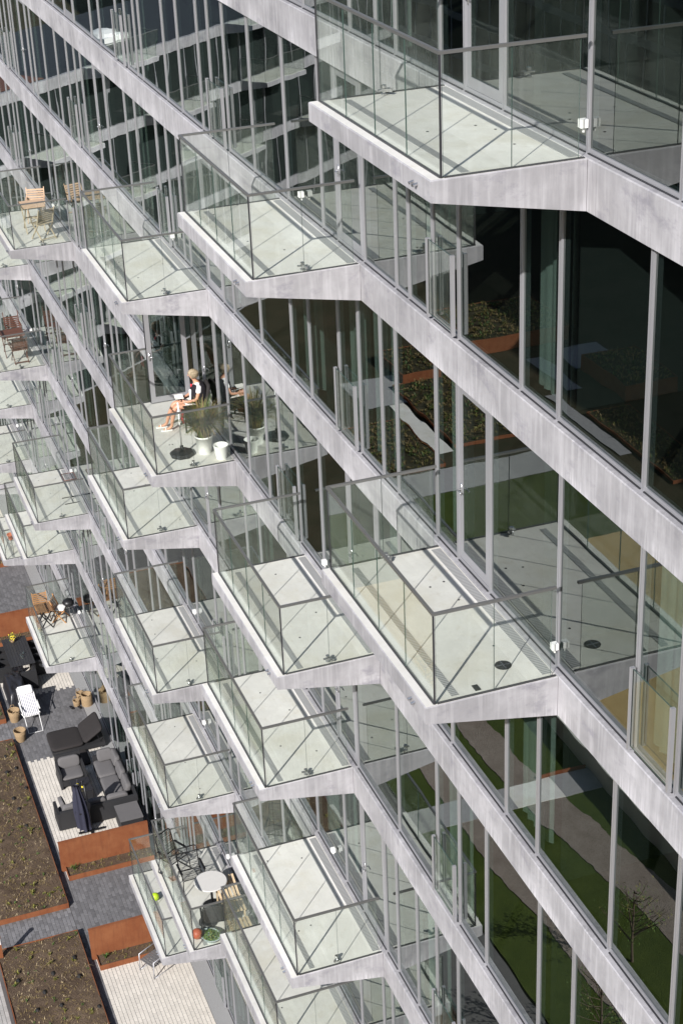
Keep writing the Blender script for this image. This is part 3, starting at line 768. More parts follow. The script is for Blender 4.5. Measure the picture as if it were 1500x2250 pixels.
# ------------------------------------------------------------------ furniture builders
def fold_chair(name, lab, loc, rz, wood, arms=True, group=None, h=.88, seat_col=None):
    "slatted folding chair, faces local -y"
    t = thing(name, lab, 'chair', loc, rz, group); w = .24
    for sx in (-w, w):
        part(t, 'leg', MB().beam((sx, -.22, 0), (sx, .14, .43), .022, .035), wood)
        part(t, 'leg', MB().beam((sx*.9, .26, 0), (sx*.9, -.16, .42), .022, .035), wood)
        part(t, 'back_post', MB().beam((sx, .10, .40), (sx, .28, h), .022, .035), wood)
        if arms:
            part(t, 'armrest', MB().beam((sx*1.02, -.20, .62), (sx*1.02, .19, .64), .045, .022), wood)
            part(t, 'arm_post', MB().beam((sx, -.17, .43), (sx, -.17, .61), .022, .03), wood)
    for i in range(6): part(t, 'seat_slat', MB().box(-w, w, -.20+i*.065, -.20+i*.065+.045, .43, .45), seat_col or wood)
    for i in range(6):
        z = .52+i*.06; y = .10+.18*(z-.40)/(h-.40); part(t, 'back_slat', MB().beam((-w, y-.012, z), (w, y-.012, z), .014, .042), wood)
    part(t, 'stretcher', MB().beam((-w, .22, .05), (w, .22, .05), .025, .025), wood)
    return t
def fold_table(name, lab, loc, rz, wood, wx, wy, z, n=7, legs=None):
    t = thing(name, lab, 'table', loc, rz); st = wy/n
    for i in range(n): part(t, 'top_slat', MB().box(-wx/2, wx/2, -wy/2+i*st+.006, -wy/2+(i+1)*st-.006, z-.022, z), wood)
    for s in (-1, 1):
        part(t, 'leg', MB().beam((s*wx*.40, -wy*.42, 0), (s*wx*.40, wy*.42, z-.05), .025, .04), legs or wood)
        part(t, 'leg', MB().beam((s*wx*.36, wy*.42, 0), (s*wx*.36, -wy*.42, z-.05), .025, .04), legs or wood)
        part(t, 'apron', MB().box(s*wx*.40-.015, s*wx*.40+.015, -wy/2+.02, wy/2-.02, z-.062, z-.024), legs or wood)
    part(t, 'stretcher', MB().beam((-wx*.4, 0, z*.5), (wx*.4, 0, z*.5), .025, .03), legs or wood)
    return t
def rattan_chair(lab, loc, rz, group=None, cush=False, w=.58, d=.6):
    t = thing('rattan_armchair', lab, 'chair', loc, rz, group)   # faces local -y
    a = w/2
    part(t, 'seat_base', MB().box(-a+.07, a-.07, -d/2, d/2-.09, .12, .33), M['rattan'])
    part(t, 'backrest', MB().add([(-a, d/2-.10, .05), (a, d/2-.10, .05), (a, d/2, .05), (-a, d/2, .05), (-a+.02, d/2-.02, .80), (a-.02, d/2-.02, .80), (a-.02, d/2+.06, .80), (-a+.02, d/2+.06, .80)],
         [(0, 3, 2, 1), (4, 5, 6, 7), (0, 1, 5, 4), (2, 3, 7, 6), (3, 0, 4, 7), (1, 2, 6, 5)]), M['rattan'])
    for s in (-1, 1): part(t, 'armrest', MB().box(min(s*a, s*(a-.07)), max(s*a, s*(a-.07)), -d/2-.01, d/2-.102, .04, .60), M['rattan'])
    for sx in (-a+.04, a-.04):
        for sy in (-d/2+.04, d/2-.06): part(t, 'leg', MB().box(sx-.02, sx+.02, sy-.02, sy+.02, 0, .05), M['black'])
    part(t, 'seat_cushion', MB().cushion(-a+.075, a-.075, -d/2-.02, d/2-.11, .33, .44), M['cushion'] if cush else M['dcover'], True)
    if cush: part(t, 'back_cushion', MB().cushion(-a+.08, a-.08, -.09, .09, -.2, .2).xf(Matrix.Translation((0, d/2-.19, .60)) @ Matrix.Rotation(-.25, 4, 'X')), M['cushion'], True)
    return t

# ------------------------------------------------------------------ terrace furniture on the ground
t = thing('dining_table', 'long black slatted dining table on the cream terrace', 'table', (-36.43, -1.92, G))
for i in range(9): part(t, 'top_slat', MB().box(-1.0, 1.0, -.435+i*.0967+.004, -.435+(i+1)*.0967-.004, .715, .74), M['blackwood'])
for sx in (-.9, .9):
    for sy in (-.36, .36): part(t, 'leg', MB().box(sx-.035, sx+.035, sy-.035, sy+.035, 0, .714), M['black'])
part(t, 'apron', MB().box(-.93, .93, -.39, .39, .66, .712), M['black'])
for i, (dx, dy, a, lab) in enumerate([(-.5, -.62, math.pi, 'black rattan armchair on the garden side of the dining table, by the flowers'), (.45, -.66, math.pi, 'black rattan armchair on the garden side of the dining table, by the glasses'),
        (-.5, .62, 0, 'black rattan armchair on the facade side of the dining table, by the flowers'), (.45, .62, 0, 'black rattan armchair on the facade side of the dining table, by the glasses'), (1.28, .08, -math.pi/2, 'black rattan armchair at the head of the dining table')]):
    rattan_chair(lab, (-36.43+dx, -1.92+dy, G), a, 'chairs around the black dining table')
p = U(28, 1411, G+.74)
t = thing('flower_basket', 'small basket of yellow flowers on the black dining table', 'flower pot', (p.x, p.y, G+.742))
part(t, 'basket', MB().lathe([(.07, 0), (.10, .12), (.095, .12), (.07, .02)], 14), M['wick'], True)
b = MB(); r = random.Random(3)
for i in range(150):
    a, h_ = r.uniform(0, 6.28), r.uniform(.10, .36); q = .13*math.sqrt(r.random())*(1.2-h_)
    c = Vector((q*math.cos(a), q*math.sin(a), h_)); d = Vector((r.gauss(0, 1), r.gauss(0, 1), r.gauss(0, .6))).normalized()*.022; g = d.orthogonal().normalized()*.016
    b.add([c-d, c+g, c+d, c-g], [(0, 1, 2, 3)], r.choice((0, 0, 1)))
part(t, 'flowers', b, [M['yellow'], M['green']])
for i, (px, py) in enumerate([(46, 1443), (51, 1438), (49, 1447)]):
    p = U(px, py, G+.74); b = MB().lathe([(.03, 0), (.036, .11), (.033, .11), (.028, .006), (.0, .006)], 14, (0, 0, 0), 0, False)
    tag(link('drinking_glass', b.mesh('drinking_glass', [M['clearb']], True), None, (p.x, p.y, G+.742)), 'clear drinking glass in the group on the black dining table', 'glass', 'glasses on the dining table')
# tarpaulin-covered heap
from mathutils import noise as _no
b = MB(); vs = []; fs = []; n1, n2 = 30, 18
for j in range(n2+1):
    for i in range(n1+1):
        u, v = i/n1*2-1, j/n2*2-1; e = max(abs(u), abs(v))
        z = .78*(1-max(0, (e-.72)/.28)**1.5)*(1-.25*abs(u+.2))+_no.noise(Vector((u*3, v*3, 1)))*.09*(1-e**6)
        vs.append((u*.85*(1+.08*_no.noise(Vector((u*4, v*4, 5)))), v*.36, max(.004, z)))
for j in range(n2):
    for i in range(n1): a = j*(n1+1)+i; fs.append((a, a+1, a+n1+2, a+n1+1))
tag(link('tarpaulin_cover', MB().add(vs, fs).mesh('tarpaulin_cover', [M['tarp']], True), None, (-34.6, -2.38, G)), 'black tarpaulin draped over a heap next to the striped deck chair', 'tarpaulin')

# striped deck chair (foot end towards +x)
t = thing('deck_chair', 'white tubular deck chair with navy striped canvas on dark pavers', 'deck chair', (-33.1, -2.18, G))
fr = lambda pts, cl=False: MB().tube(pts, .014, 7, 0, cl)
part(t, 'foot_frame', fr([(.95, -.24, .02), (.35, -.25, .40), (.95-.6, .25, .40), (.95, .24, .02)], True), M['white'], True)
part(t, 'back_frame', fr([(.38, -.27, .33), (-.72, -.27, .82), (-.72, .27, .82), (.38, .27, .33)], True), M['white'], True)
part(t, 'leg', fr([(.40, -.29, .42), (-.52, -.29, .02), (-.52, .29, .02), (.40, .29, .42)]), M['white'], True)
vs = []; fs = []
for i in range(13):
    u = i/12; x = .40-1.10*u; z = .37+.45*u-.07*math.sin(u*math.pi)
    for j in range(9): vs.append((x, -.25+.5*j/8, z+.004*math.sin(j*1.9+i)))
for i in range(12):
    for j in range(8): a = i*9+j; fs.append((a, a+1, a+10, a+9))
b = MB().add(vs, fs); b.add([(x, y, z-.006) for x, y, z in vs], [f[::-1] for f in fs]); part(t, 'canvas', b, M['stripe'], True)
part(t, 'head_pillow', MB().cushion(-.17, .17, -.25, .25, -.045, .045).xf(Matrix.Translation((-.58, 0, .80)) @ Matrix.Rotation(.42, 4, 'Y')), M['tshirt'], True)
for s in (-1, 1): part(t, 'armrest', MB().box(-.25, .35, s*.30-.022, s*.30+.022, .53, .55), M['white'])

def basket(lab, px, py, r0, r1, h, handle=True):
    p = U(px, py, G); b = MB().lathe([(r0, 0), ((r0+r1)/2*1.03, h*.55), (r1, h), (r1-.025, h), ((r0+r1)/2-.02, h*.5), (r0-.03, .03), (.0, .03)], 22, (0, 0, 0), 0, False)
    t = thing('wicker_basket', lab, 'basket', (p.x, p.y, G), random.random()); part(t, 'basket_body', b, M['wick'], True)
    part(t, 'rim', MB().tube([((r1-.012)*math.cos(a*.2618), (r1-.012)*math.sin(a*.2618), h) for a in range(24)], .016, 6, 0, True), M['wick'], True)
    if handle:
        for s in (-1, 1): part(t, 'handle', MB().tube([(s*(r1-.01), -.07, h), (s*(r1+.01), -.05, h+.08), (s*(r1+.01), .05, h+.08), (s*(r1-.01), .07, h)], .012, 6), M['wick'], True)
basket('tapered wicker basket beside the head of the deck chair', 33, 1584, .15, .21, .42); basket('tapered wicker basket at the foot of the deck chair', 46, 1627, .15, .21, .40, False)
basket('large round wicker basket against the glass facade', 192, 1548, .19, .19, .42); basket('small wicker basket next to the sandals', 169, 1550, .11, .125, .2)
basket('small wicker basket tucked behind the large round one', 176, 1533, .11, .13, .2)
for px, py in ((158, 1556), (175, 1555)):
    p = U(px, py, G); t = thing('sandal', 'black sandal, one of a pair on the dark pavers', 'sandal', (p.x, p.y, G), 1.9, 'pair of black sandals')
    b = MB(); b.cushion(-.045, .045, -.13, .13, 0.004, .03, 5); part(t, 'sole', b, M['black'], True)
    part(t, 'strap', MB().tube([(-.045, -.04, .02), (0, -.05, .07), (.045, -.04, .02)], .012, 6), M['black'], True)

# black double lounger
t = thing('double_lounger', 'wide black upholstered lounger with raised headrest on the dark pavers', 'lounger', (-30.95, -.98, G))
part(t, 'base_frame', MB().box(-.56, .56, -.95, .80, .06, .22), M['rattan'])
part(t, 'mattress', MB().cushion(-.58, .58, -.98, .12, .22, .36, 8), M['dcover'], True)
part(t, 'raised_mattress', MB().cushion(-.58, .58, 0, .80, -.06, .06, 8).xf(Matrix.Translation((0, .10, .31)) @ Matrix.Rotation(R(33), 4, 'X')), M['dcover'], True)
for s in (-1, 1): part(t, 'prop_strut', MB().beam((s*.5, .70, .10), (s*.5, .55, .55), .02, .02), M['black'])
for sx in (-.5, .5):
    for sy in (-.88, .72): part(t, 'leg', MB().box(sx-.03, sx+.03, sy-.03, sy+.03, 0, .06), M['black'])
tag(link('blanket', MB().cushion(-.55, .55, -.16, .16, 0, .10, 6).mesh('blanket', [M['dcover']], True), None, (-30.12, -1.0, G+.005)), 'rolled black cover lying between lounger and armchair', 'cover')

rattan_chair('black rattan armchair with plump grey cushions beside the lounger', (-28.95, -1.62, G), math.pi/2, None, True, .86, .84)
# corner sofa
t = thing('corner_sofa', 'black rattan corner sofa with grey cushions against the glass', 'sofa', (-27.6, -.9, G))
part(t, 'long_base', MB().box(-1.55, .45, .05, .80, .05, .32), M['rattan']); part(t, 'return_base', MB().box(.452, 1.10, -1.55, .80, .05, .32), M['rattan'])
part(t, 'long_back', MB().box(-1.55, 1.10, .801, .88, .05, .70), M['rattan']); part(t, 'return_back', MB().box(1.101, 1.19, -1.55, .88, .05, .70), M['rattan'])
part(t, 'armrest', MB().box(-1.64, -1.552, .05, .88, .05, .58), M['rattan']); part(t, 'armrest', MB().box(.45, 1.19, -1.64, -1.552, .05, .66), M['rattan'])
for i in range(2): part(t, 'seat_cushion', MB().cushion(-1.54+i*.98, -.57+i*.98, .03, .62, .32, .46, 7), M['cushion'], True)
part(t, 'seat_cushion', MB().cushion(.44, 1.0, -.05, .62, .32, .46, 7), M['cushion'], True); part(t, 'seat_cushion', MB().cushion(.44, 1.0, -1.52, -.78, .32, .46, 7), M['cushion'], True)
part(t, 'seat_cushion', MB().cushion(.44, 1.0, -.77, -.06, .32, .46, 7), M['cushion'], True)
for i, x in enumerate((-1.18, -.42, .35)): part(t, 'back_cushion', MB().cushion(-.36, .36, -.09, .09, -.19, .19, 7).xf(Matrix.Translation((x, .70, .64)) @ Matrix.Rotation(-.22, 4, 'X') @ Matrix.Rotation(.05*(i-1), 4, 'Y')), M['cushion'], True)
for i, y in enumerate((-1.12, -.42, .28)): part(t, 'back_cushion', MB().cushion(-.09, .09, -.34, .34, -.19, .19, 7).xf(Matrix.Translation((1.0, y, .64)) @ Matrix.Rotation(.22, 4, 'Y')), M['cushion'], True)
part(t, 'throw_cushion', MB().cushion(-.22, .22, -.08, .08, -.21, .21, 7).xf(Matrix.Translation((.70, -1.38, .66)) @ Matrix.Rotation(.3, 4, 'X')), M['cushion'], True)
part(t, 'throw_cushion', MB().cushion(-.08, .08, -.25, .25, -.2, .2, 7).xf(Matrix.Translation((-1.42, .42, .66)) @ Matrix.Rotation(-.3, 4, 'Y')), M['cushion'], True)
t = thing('side_table', 'black rattan side table with flat grey top beside the corner sofa', 'table', (-25.85, -.45, G))
part(t, 'table_body', MB().box(-.42, .42, -.34, .34, .0, .56), M['rattan']); part(t, 'table_top', MB().box(-.44, .44, -.36, .36, .562, .585), M['cushion'])
t = thing('coffee_table', 'low black coffee table in front of the corner sofa', 'table', (-28.0, -1.48, G))
part(t, 'table_top', MB().box(-.38, .38, -.30, .30, .40, .425), M['tarp']); part(t, 'table_body', MB().box(-.36, .36, -.28, .28, .05, .398), M['rattan'])
for i, (dx, dy) in enumerate(((.05, -.12), (.2, .0))):
    b = MB().lathe([(.036, 0), (.036, .17), (.014, .23), (.014, .29)], 12); b2 = MB().lathe([(.037, .04), (.037, .14)], 12, (0, 0, 0), 0, False)
    t = thing('bottle', ['dark bottle with yellow label standing nearer the armchair', 'dark bottle with yellow label standing nearer the corner sofa'][i], 'bottle', (-28.0+dx, -1.48+dy, G+.426)); part(t, 'bottle_glass', b, M['alud'], True); part(t, 'paper_label', b2, M['yellow'], True)
# furled parasol
t = thing('furled_parasol', 'furled navy cantilever parasol on a black pole by the rusty screen', 'parasol', (-26.05, -1.62, G))
part(t, 'pole', MB().tube([(0, 0, .05), (.0, -.02, 1.2), (-.05, -.05, 1.75)], .032, 9), M['black'], True)
part(t, 'base', MB().box(-.4, .4, -.035, .035, .01, .045).box(-.035, .035, -.4, .4, .046, .08), M['black'])
vs = []; fs = []; n, kz = 28, 14
for j in range(kz+1):
    u = j/kz; z = 1.80-1.62*u; rr_ = .07+.14*math.sin(min(1, u*1.15)*2.1)*(.75+.25*u)
    for i in range(n):
        a = 2*math.pi*i/n; q = rr_*(1+.28*math.sin(a*7+u*1.2)); vs.append((-.05+q*math.cos(a)+.0*u, -.30+q*math.sin(a)+.12*u, z+(.05*math.sin(a*7) if j == kz else 0)))
for j in range(kz):
    for i in range(n): fs.append((j*n+i, j*n+(i+1) % n, (j+1)*n+(i+1) % n, (j+1)*n+i))
fs.append(tuple(range(n))); part(t, 'canopy', MB().add(vs, fs), M['navy'], True)
part(t, 'arm', MB().tube([(-.05, -.05, 1.72), (-.05, -.30, 1.84)], .022, 8), M['black'], True); part(t, 'tie_strap', MB().lathe([(.175, .8), (.178, .86)], 18, (-.05, -.24, 0), 0, False), M['black'])
part(t, 'crank', MB().box(.03, .09, -.05, .05, .95, 1.12).tube([(.09, 0, 1.02), (.16, 0, 1.02), (.16, 0, .92)], .01, 6), M['black'])

# metal garden chair
t = thing('garden_chair', 'grey metal garden chair with slatted seat on the cream patio', 'chair', (-19.35, -1.28, G), R(28))
for s in (-1, 1): part(t, 'side_frame', MB().tube([(s*.29, -.36, .0), (s*.29, -.33, .55), (s*.29, .36, .58), (s*.29, .42, .0)], .018, 6).tube([(s*.29, -.36, .015), (s*.29, .42, .015)], .014, 6), M['alu'], True)
for i in range(8): part(t, 'seat_slat', MB().box(-.27, .27, -.33+i*.078, -.33+i*.078+.06, .36, .378), M['cushion'])
for i in range(5): part(t, 'back_slat', MB().beam((-.27, .33+.03*i, .45+.09*i), (.27, .33+.03*i, .45+.09*i), .018, .06), M['cushion'])

# ------------------------------------------------------------------ things on balconies
# pale teak set
z = -3*H
fold_table('folding_table', 'pale teak folding table with slatted top on an upper balcony', (-28.35, -.72, z), R(90), M['teak'], .62, .72, .74, 6, M['oldteak'])
fold_chair('folding_chair', 'weathered teak folding armchair beside the pale teak table, nearest the balcony end', (-27.5, -.62, z), R(-68), M['oldteak'])
fold_chair('folding_chair', 'orange teak folding armchair between the pale teak table and the windows', (-29.15, -.48, z), R(75), M['teak'])
# dark red wood set
z = -5*H
fold_table('garden_table', 'dark red wooden slatted table between two armchairs', (-35.6, -.75, z), R(90), M['redwood'], .75, .75, .72, 8)
fold_chair('garden_armchair', 'dark red wooden slatted armchair at the near side of the red table', (-34.85, -.68, z), R(-88), M['redwood'])
fold_chair('garden_armchair', 'dark red wooden slatted armchair with high back beyond the red table', (-36.6, -.55, z), R(90), M['redwood'], True, None, 1.0)
# wire trolley
z = -6*H
t = thing('wire_trolley', 'thin wire basket trolley on two bar feet on a balcony', 'trolley', (-30.55, -.28, z))
b = MB()
for i in range(9): x = -.24+i*.06; b.tube([(x, -.18, .78), (x, .18, .78)], .004, 5)
for i in range(7): y = -.18+i*.06; b.tube([(-.24, y, .782), (.24, y, .782)], .004, 5)
part(t, 'wire_basket', b, M['black'])
part(t, 'basket_rim', MB().tube([(-.25, -.19, .80), (.25, -.19, .80), (.25, .19, .80), (-.25, .19, .80)], .012, 6, 0, True), M['redwood'], True)
part(t, 'column', MB().tube([(0, 0, .03), (0, 0, .78)], .012, 6), M['steel'])
for x in (-.2, .25): part(t, 'foot_bar', MB().tube([(x, -.26, .015), (x, .2, .015)], .013, 6), M['black'])
part(t, 'brace', MB().tube([(-.2, 0, .02), (.25, 0, .02)], .009, 6), M['steel'])
# cafe set on the lowest far balcony
z = -8*H
fold_table('cafe_table', 'small brown wooden cafe table on a low balcony', (-34.05, -1.12, z), 0, M['brownwood'], .62, .5, .72, 6, M['black'])
fold_chair('cafe_chair', 'orange slatted folding chair with a white seat pad by the cafe table', (-34.25, -.55, z), R(155), M['orangewood'], False)
tag(link('seat_pad', MB().cushion(-.21, .21, -.20, .20, 0, .05).mesh('seat_pad', [M['tshirt']], True), None, (-34.24, -.57, z+.452)), 'white seat pad on the orange folding chair', 'cushion').rotation_euler.z = R(155)
fold_chair('cafe_chair', 'folding chair with orange backrest at the outer glass by the cafe table', (-34.62, -1.12, z), R(90), M['orangewood'], False)
t = thing('kettle_grill', 'small black kettle grill on three thin legs', 'grill', (-34.35, -.24, z))
part(t, 'kettle', MB().lathe([(.03, .38), (.15, .44), (.2, .54), (.2, .56), (.16, .64), (.04, .68)], 20), M['black'], True)
for a in range(3): part(t, 'leg', MB().tube([(.1*math.cos(a*2.09), .1*math.sin(a*2.09), .46), (.22*math.cos(a*2.09), .22*math.sin(a*2.09), 0)], .01, 6), M['steel'])
part(t, 'handle', MB().tube([(-.06, 0, .67), (-.04, 0, .72), (.04, 0, .72), (.06, 0, .67)], .01, 6), M['black'])
# plant stand with terracotta pot
t = thing('plant_stand', 'thin wire plant stand at the corner of a low balcony', 'plant stand', (-39.95, -1.2, z))
for a in range(4): part(t, 'leg', MB().tube([(.05*math.cos(a*1.57), .05*math.sin(a*1.57), .62), (.3*math.cos(a*1.57), .3*math.sin(a*1.57), 0)], .008, 6), M['black'])
part(t, 'ring', MB().tube([(.13*math.cos(a*.52), .13*math.sin(a*.52), .5) for a in range(12)], .008, 6, 0, True), M['black'])
tag(link('terracotta_pot', MB().lathe([(.08, 0), (.125, .18), (.14, .18), (.14, .22), (.12, .22), (.1, .16), (0, .16)], 16, (0, 0, 0), 0, False).mesh('terracotta_pot', [M['terra']], True), None, (-39.95, -1.2, z+.5)), 'terracotta pot held in the wire plant stand', 'pot')

# balcony with the string chairs
z = -7*H
def string_chair(lab, loc, rz, solid=False):
    t = thing('string_chair', lab, 'chair', loc, rz, None)    # faces local -y
    w = .25
    part(t, 'back_frame', MB().tube([(-w, .18, .42), (-w, .30, .95), (-w+.05, .31, 1.0), (w-.05, .31, 1.0), (w, .30, .95), (w, .18, .42)], .013, 6), M['black'], True)
    for s in (-1, 1):
        part(t, 'leg_loop', MB().tube([(s*(w+.02), -.22, .44), (s*(w+.05), -.26, .02), (s*(w+.05), .24, .02), (s*(w+.02), .19, .44)], .013, 6), M['black'], True)
        part(t, 'armrest', MB().beam((s*(w+.03), -.2, .62), (s*(w+.03), .22, .64), .05, .022), M['black'])
        part(t, 'arm_post', MB().tube([(s*(w+.03), -.2, .44), (s*(w+.03), -.2, .61)], .011, 6), M['black'])
    part(t, 'seat_frame', MB().tube([(-w, .18, .43), (w, .18, .43), (w, -.22, .44), (-w, -.22, .44)], .013, 6, 0, True), M['black'], True)
    if solid: part(t, 'seat_pad', MB().cushion(-w, w, -.22, .2, .43, .50), M['dcover'], True); part(t, 'back_pad', MB().cushion(-w, w, -.04, .04, -.28, .28).xf(Matrix.Translation((0, .25, .72)) @ Matrix.Rotation(-.22, 4, 'X')), M['dcover'], True)
    else:
        b = MB(); r = random.Random(5)
        for i in range(20):
            u = i/19; zz = .45+.53*u; y = .185+.115*u; b.tube([(-w, y, zz), (0, y+.02, zz-.02+r.uniform(-.012, .012)), (w, y, zz+r.uniform(-.02, .02))], .0055, 4)
        part(t, 'back_strings', b, M['black'])['kind'] = 'stuff'
        b = MB()
        for i in range(18): y = -.21+.39*i/17; b.tube([(-w, y, .435), (0, y+r.uniform(-.01, .01), .415), (w, y+r.uniform(-.015, .015), .435)], .0055, 4)
        part(t, 'seat_strings', b, M['black'])['kind'] = 'stuff'
    return t
string_chair('black string-backed armchair beyond the round white table', (-14.95, -.98, z), R(92))
string_chair('black string-backed chair pushed into the outer corner by the glass', (-15.75, -1.22, z), R(120))
string_chair('black padded chair next to the parasol stub and the slatted bench', (-13.25, -.92, z), R(-100), True)
t = thing('round_table', 'round white table on a black foot beside string chairs', 'table', (-14.15, -.72, z))
part(t, 'table_top', MB().lathe([(.37, .70), (.385, .71), (.385, .72), (.37, .73)], 36), M['paleboard']); part(t, 'stem', MB().tube([(0, 0, .02), (0, 0, .70)], .03, 10), M['black'], True); part(t, 'foot', MB().lathe([(.24, 0), (.24, .015), (.05, .04)], 24), M['black'])
t = thing('parasol_stand', 'black round parasol foot with a short tube', 'parasol stand', (-13.62, -.98, z))
part(t, 'foot', MB().lathe([(.22, 0), (.22, .04), (.17, .07), (.04, .09)], 24), M['black'], True); part(t, 'tube', MB().tube([(0, 0, .08), (0, 0, .52)], .03, 10), M['black'], True)
t = thing('slatted_bench', 'pale pine slatted lounge bench along the windows', 'bench', (-13.72, -.36, z))
for i in range(6):
    y = -.22+i*.085
    part(t, 'slat', MB().beam((-.62, y, .62), (-.12, y, .40), .05, .025), M['pine']); part(t, 'slat', MB().beam((-.10, y, .40), (.42, y, .36), .05, .025), M['pine']); part(t, 'slat', MB().beam((.50, y, .22), (.85, y, .20), .05, .025), M['pine'])
for x, zz in ((-.5, .54), (.0, .37), (.35, .34), (.55, .19), (.8, .18)): part(t, 'cross_rail', MB().box(x-.02, x+.02, -.25, .24, zz-.03, zz), M['pine'])
for x, zz in ((-.5, .51), (.0, .34), (.35, .31), (.55, .16), (.8, .15)):
    for y in (-.22, .2): part(t, 'leg', MB().box(x-.018, x+.018, y-.018, y+.018, 0, zz), M['pine'])
t = thing('planting_basin', 'grey enamel basin full of green herbs in the balcony corner', 'plant', (-13.05, -1.08, z), R(30))
b = MB().lathe([(.15, 0), (.21, .12), (.225, .13), (.2, .12), (.15, .09), (0, .09)], 24, (0, 0, 0), 0, False); b.v = [(x*1.25, y, q) for x, y, q in b.v]; part(t, 'basin', b, M['blue'], True)
b = MB(); r = random.Random(8)
for i in range(420):
    a, q = r.uniform(0, 6.28), math.sqrt(r.random()); c = Vector((.24*q*math.cos(a), .19*q*math.sin(a), .10+r.uniform(0, .09)*(1.2-q))); d = Vector((r.gauss(0, 1), r.gauss(0, 1), r.gauss(0, .8))).normalized()*.024; g = d.orthogonal().normalized()*.013
    b.add([c-d, c+g, c+d, c-g], [(0, 1, 2, 3)], r.choice((0, 0, 0, 1)))
for i in range(16): tuft(b, .16+r.gauss(0, .03), .08+r.gauss(0, .03), .1, .3, 2, r, 0, .006, .7)
part(t, 'herbs', b, [M['green'], M['olive']])
def ball(name, lab, loc, r_, mat):
    b = MB().lathe([(r_*math.sin(math.pi*(i+.02)/16.04), r_-r_*math.cos(math.pi*(i+.02)/16.04)) for i in range(17)], 24)
    t = thing(name, lab, 'ball', loc); part(t, 'ball_skin', b, mat, True)
    part(t, 'seam', MB().tube([(r_*1.001*math.cos(a*.2618), r_*1.001*math.sin(a*.2618)*.8, r_+r_*1.001*math.sin(a*.2618)*.6) for a in range(24)], .004, 5, 0, True), M['drygrass'])
ball('playing_ball', 'red ball between the basin and the outer glass', (-13.18, -1.36, z+.006), .13, M['redball'])
p = U(341, 1972, -8*H+.1); ball('playing_ball', 'lime green ball lying alone on the lowest balcony', (p.x, p.y, -8*H+.006), .11, M['lime'])

# ------------------------------------------------------------------ the balcony with the reading person
z = -3*H
# open door leaf
st3 = [o for o in bld.children if o.name.startswith('storey')][3]
b = MB(); w, hh = .84, 2.50; f = .10
b.box(-.03, .03, -w, -w+f, .03, hh, 0); b.box(-.03, .03, -f, 0, .03, hh, 0); b.box(-.03, .03, -w+f, -f, .03, .03+f*1.2, 0); b.box(-.03, .03, -w+f, -f, hh-f, hh, 0); b.box(-.03, .03, -w-.012, -w-.001, .03, hh, 1)
link('door_leaf', b.mesh('door_leaf', [M['alu'], M['alud']]), st3, (-15.20, .05, z))
link('window_pane', MB().box(-.012, .012, -w+f, -f, .03+f*1.2, hh-f, [2, 2, 2, 2, 1, 0]).mesh('window_pane', [M['glass'], M['glass_back'], M['gedge']]), st3, (-15.20, .05, z))
hd = link('door_handle', HANDLE, st3, (-15.168, -.74, z+1.05)); hd.rotation_euler.z = R(90)

CX, CY = -13.72, -.25
t = thing('patio_chair', 'black armchair carrying the reading person on the balcony', 'chair', (CX, CY+.0, z), R(-6)); t.scale = (.93, .93, .92)
part(t, 'seat', MB().cushion(-.25, .25, -.26, .24, .36, .45), M['dcover'], True)
part(t, 'backrest', MB().cushion(-.25, .25, -.04, .04, -.30, .30).xf(Matrix.Translation((0, .27, .72)) @ Matrix.Rotation(-.2, 4, 'X')), M['dcover'], True)
for s in (-1, 1):
    part(t, 'side_panel', MB().box(s*.29-.018, s*.29+.018, -.24, .22, .44, .60), M['black'])
    part(t, 'armrest', MB().box(s*.29-.028, s*.29+.028, -.28, .26, .601, .625), M['black'])
    part(t, 'leg', MB().beam((s*.29, -.25, 0), (s*.29, -.24, .60), .03, .03), M['black']); part(t, 'leg', MB().beam((s*.29, .27, 0), (s*.29, .23, .60), .03, .03), M['black'])
    part(t, 'seat_rail', MB().beam((s*.27, -.24, .37), (s*.27, .25, .37), .03, .03), M['black'])
vs = []; fs = []
for i in range(9):
    for j in range(7):
        u, v = i/8, j/6; vs.append((-.27+.45*u, -.255+.012*math.sin(u*9+v*3), .37-.24*v-.03*math.sin(u*5)))
for i in range(8):
    for j in range(6): a = i*7+j; fs.append((a, a+1, a+8, a+7))
b = MB().add(vs, fs); b.add([(x, y+.012, q) for x, y, q in vs], [f_[::-1] for f_ in fs])
o = tag(link('red_cloth', b.mesh('red_cloth', [M['red']], True), None, (CX, CY+.0, z)), 'red cloth hanging below the seat of the black chair', 'cloth'); o.rotation_euler.z = R(-6)

def skin(name, verts, edges, mats, root=0, sub=2):
    me = bpy.data.meshes.new(name); me.from_pydata([v[:3] for v in verts], edges, []); o = bpy.data.objects.new('tmp', me); COL.objects.link(o)
    sk = o.modifiers.new('s', 'SKIN'); sk.use_smooth_shade = True; sk.branch_smoothing = .6
    for i, v in enumerate(verts):
        r_ = v[3]; me.skin_vertices[0].data[i].radius = r_ if isinstance(r_, tuple) else (r_, r_); me.skin_vertices[0].data[i].use_root = (i == root)
    sb = o.modifiers.new('b', 'SUBSURF'); sb.levels = sub; sb.render_levels = sub
    dg = bpy.context.evaluated_depsgraph_get(); dg.update()
    nm = bpy.data.meshes.new_from_object(o.evaluated_get(dg)); nm.name = name
    bpy.data.objects.remove(o)
    nm.materials.clear(); nm.materials.append(mats)
    for p_ in nm.polygons: p_.use_smooth = True; p_.material_index = 0
    return nm
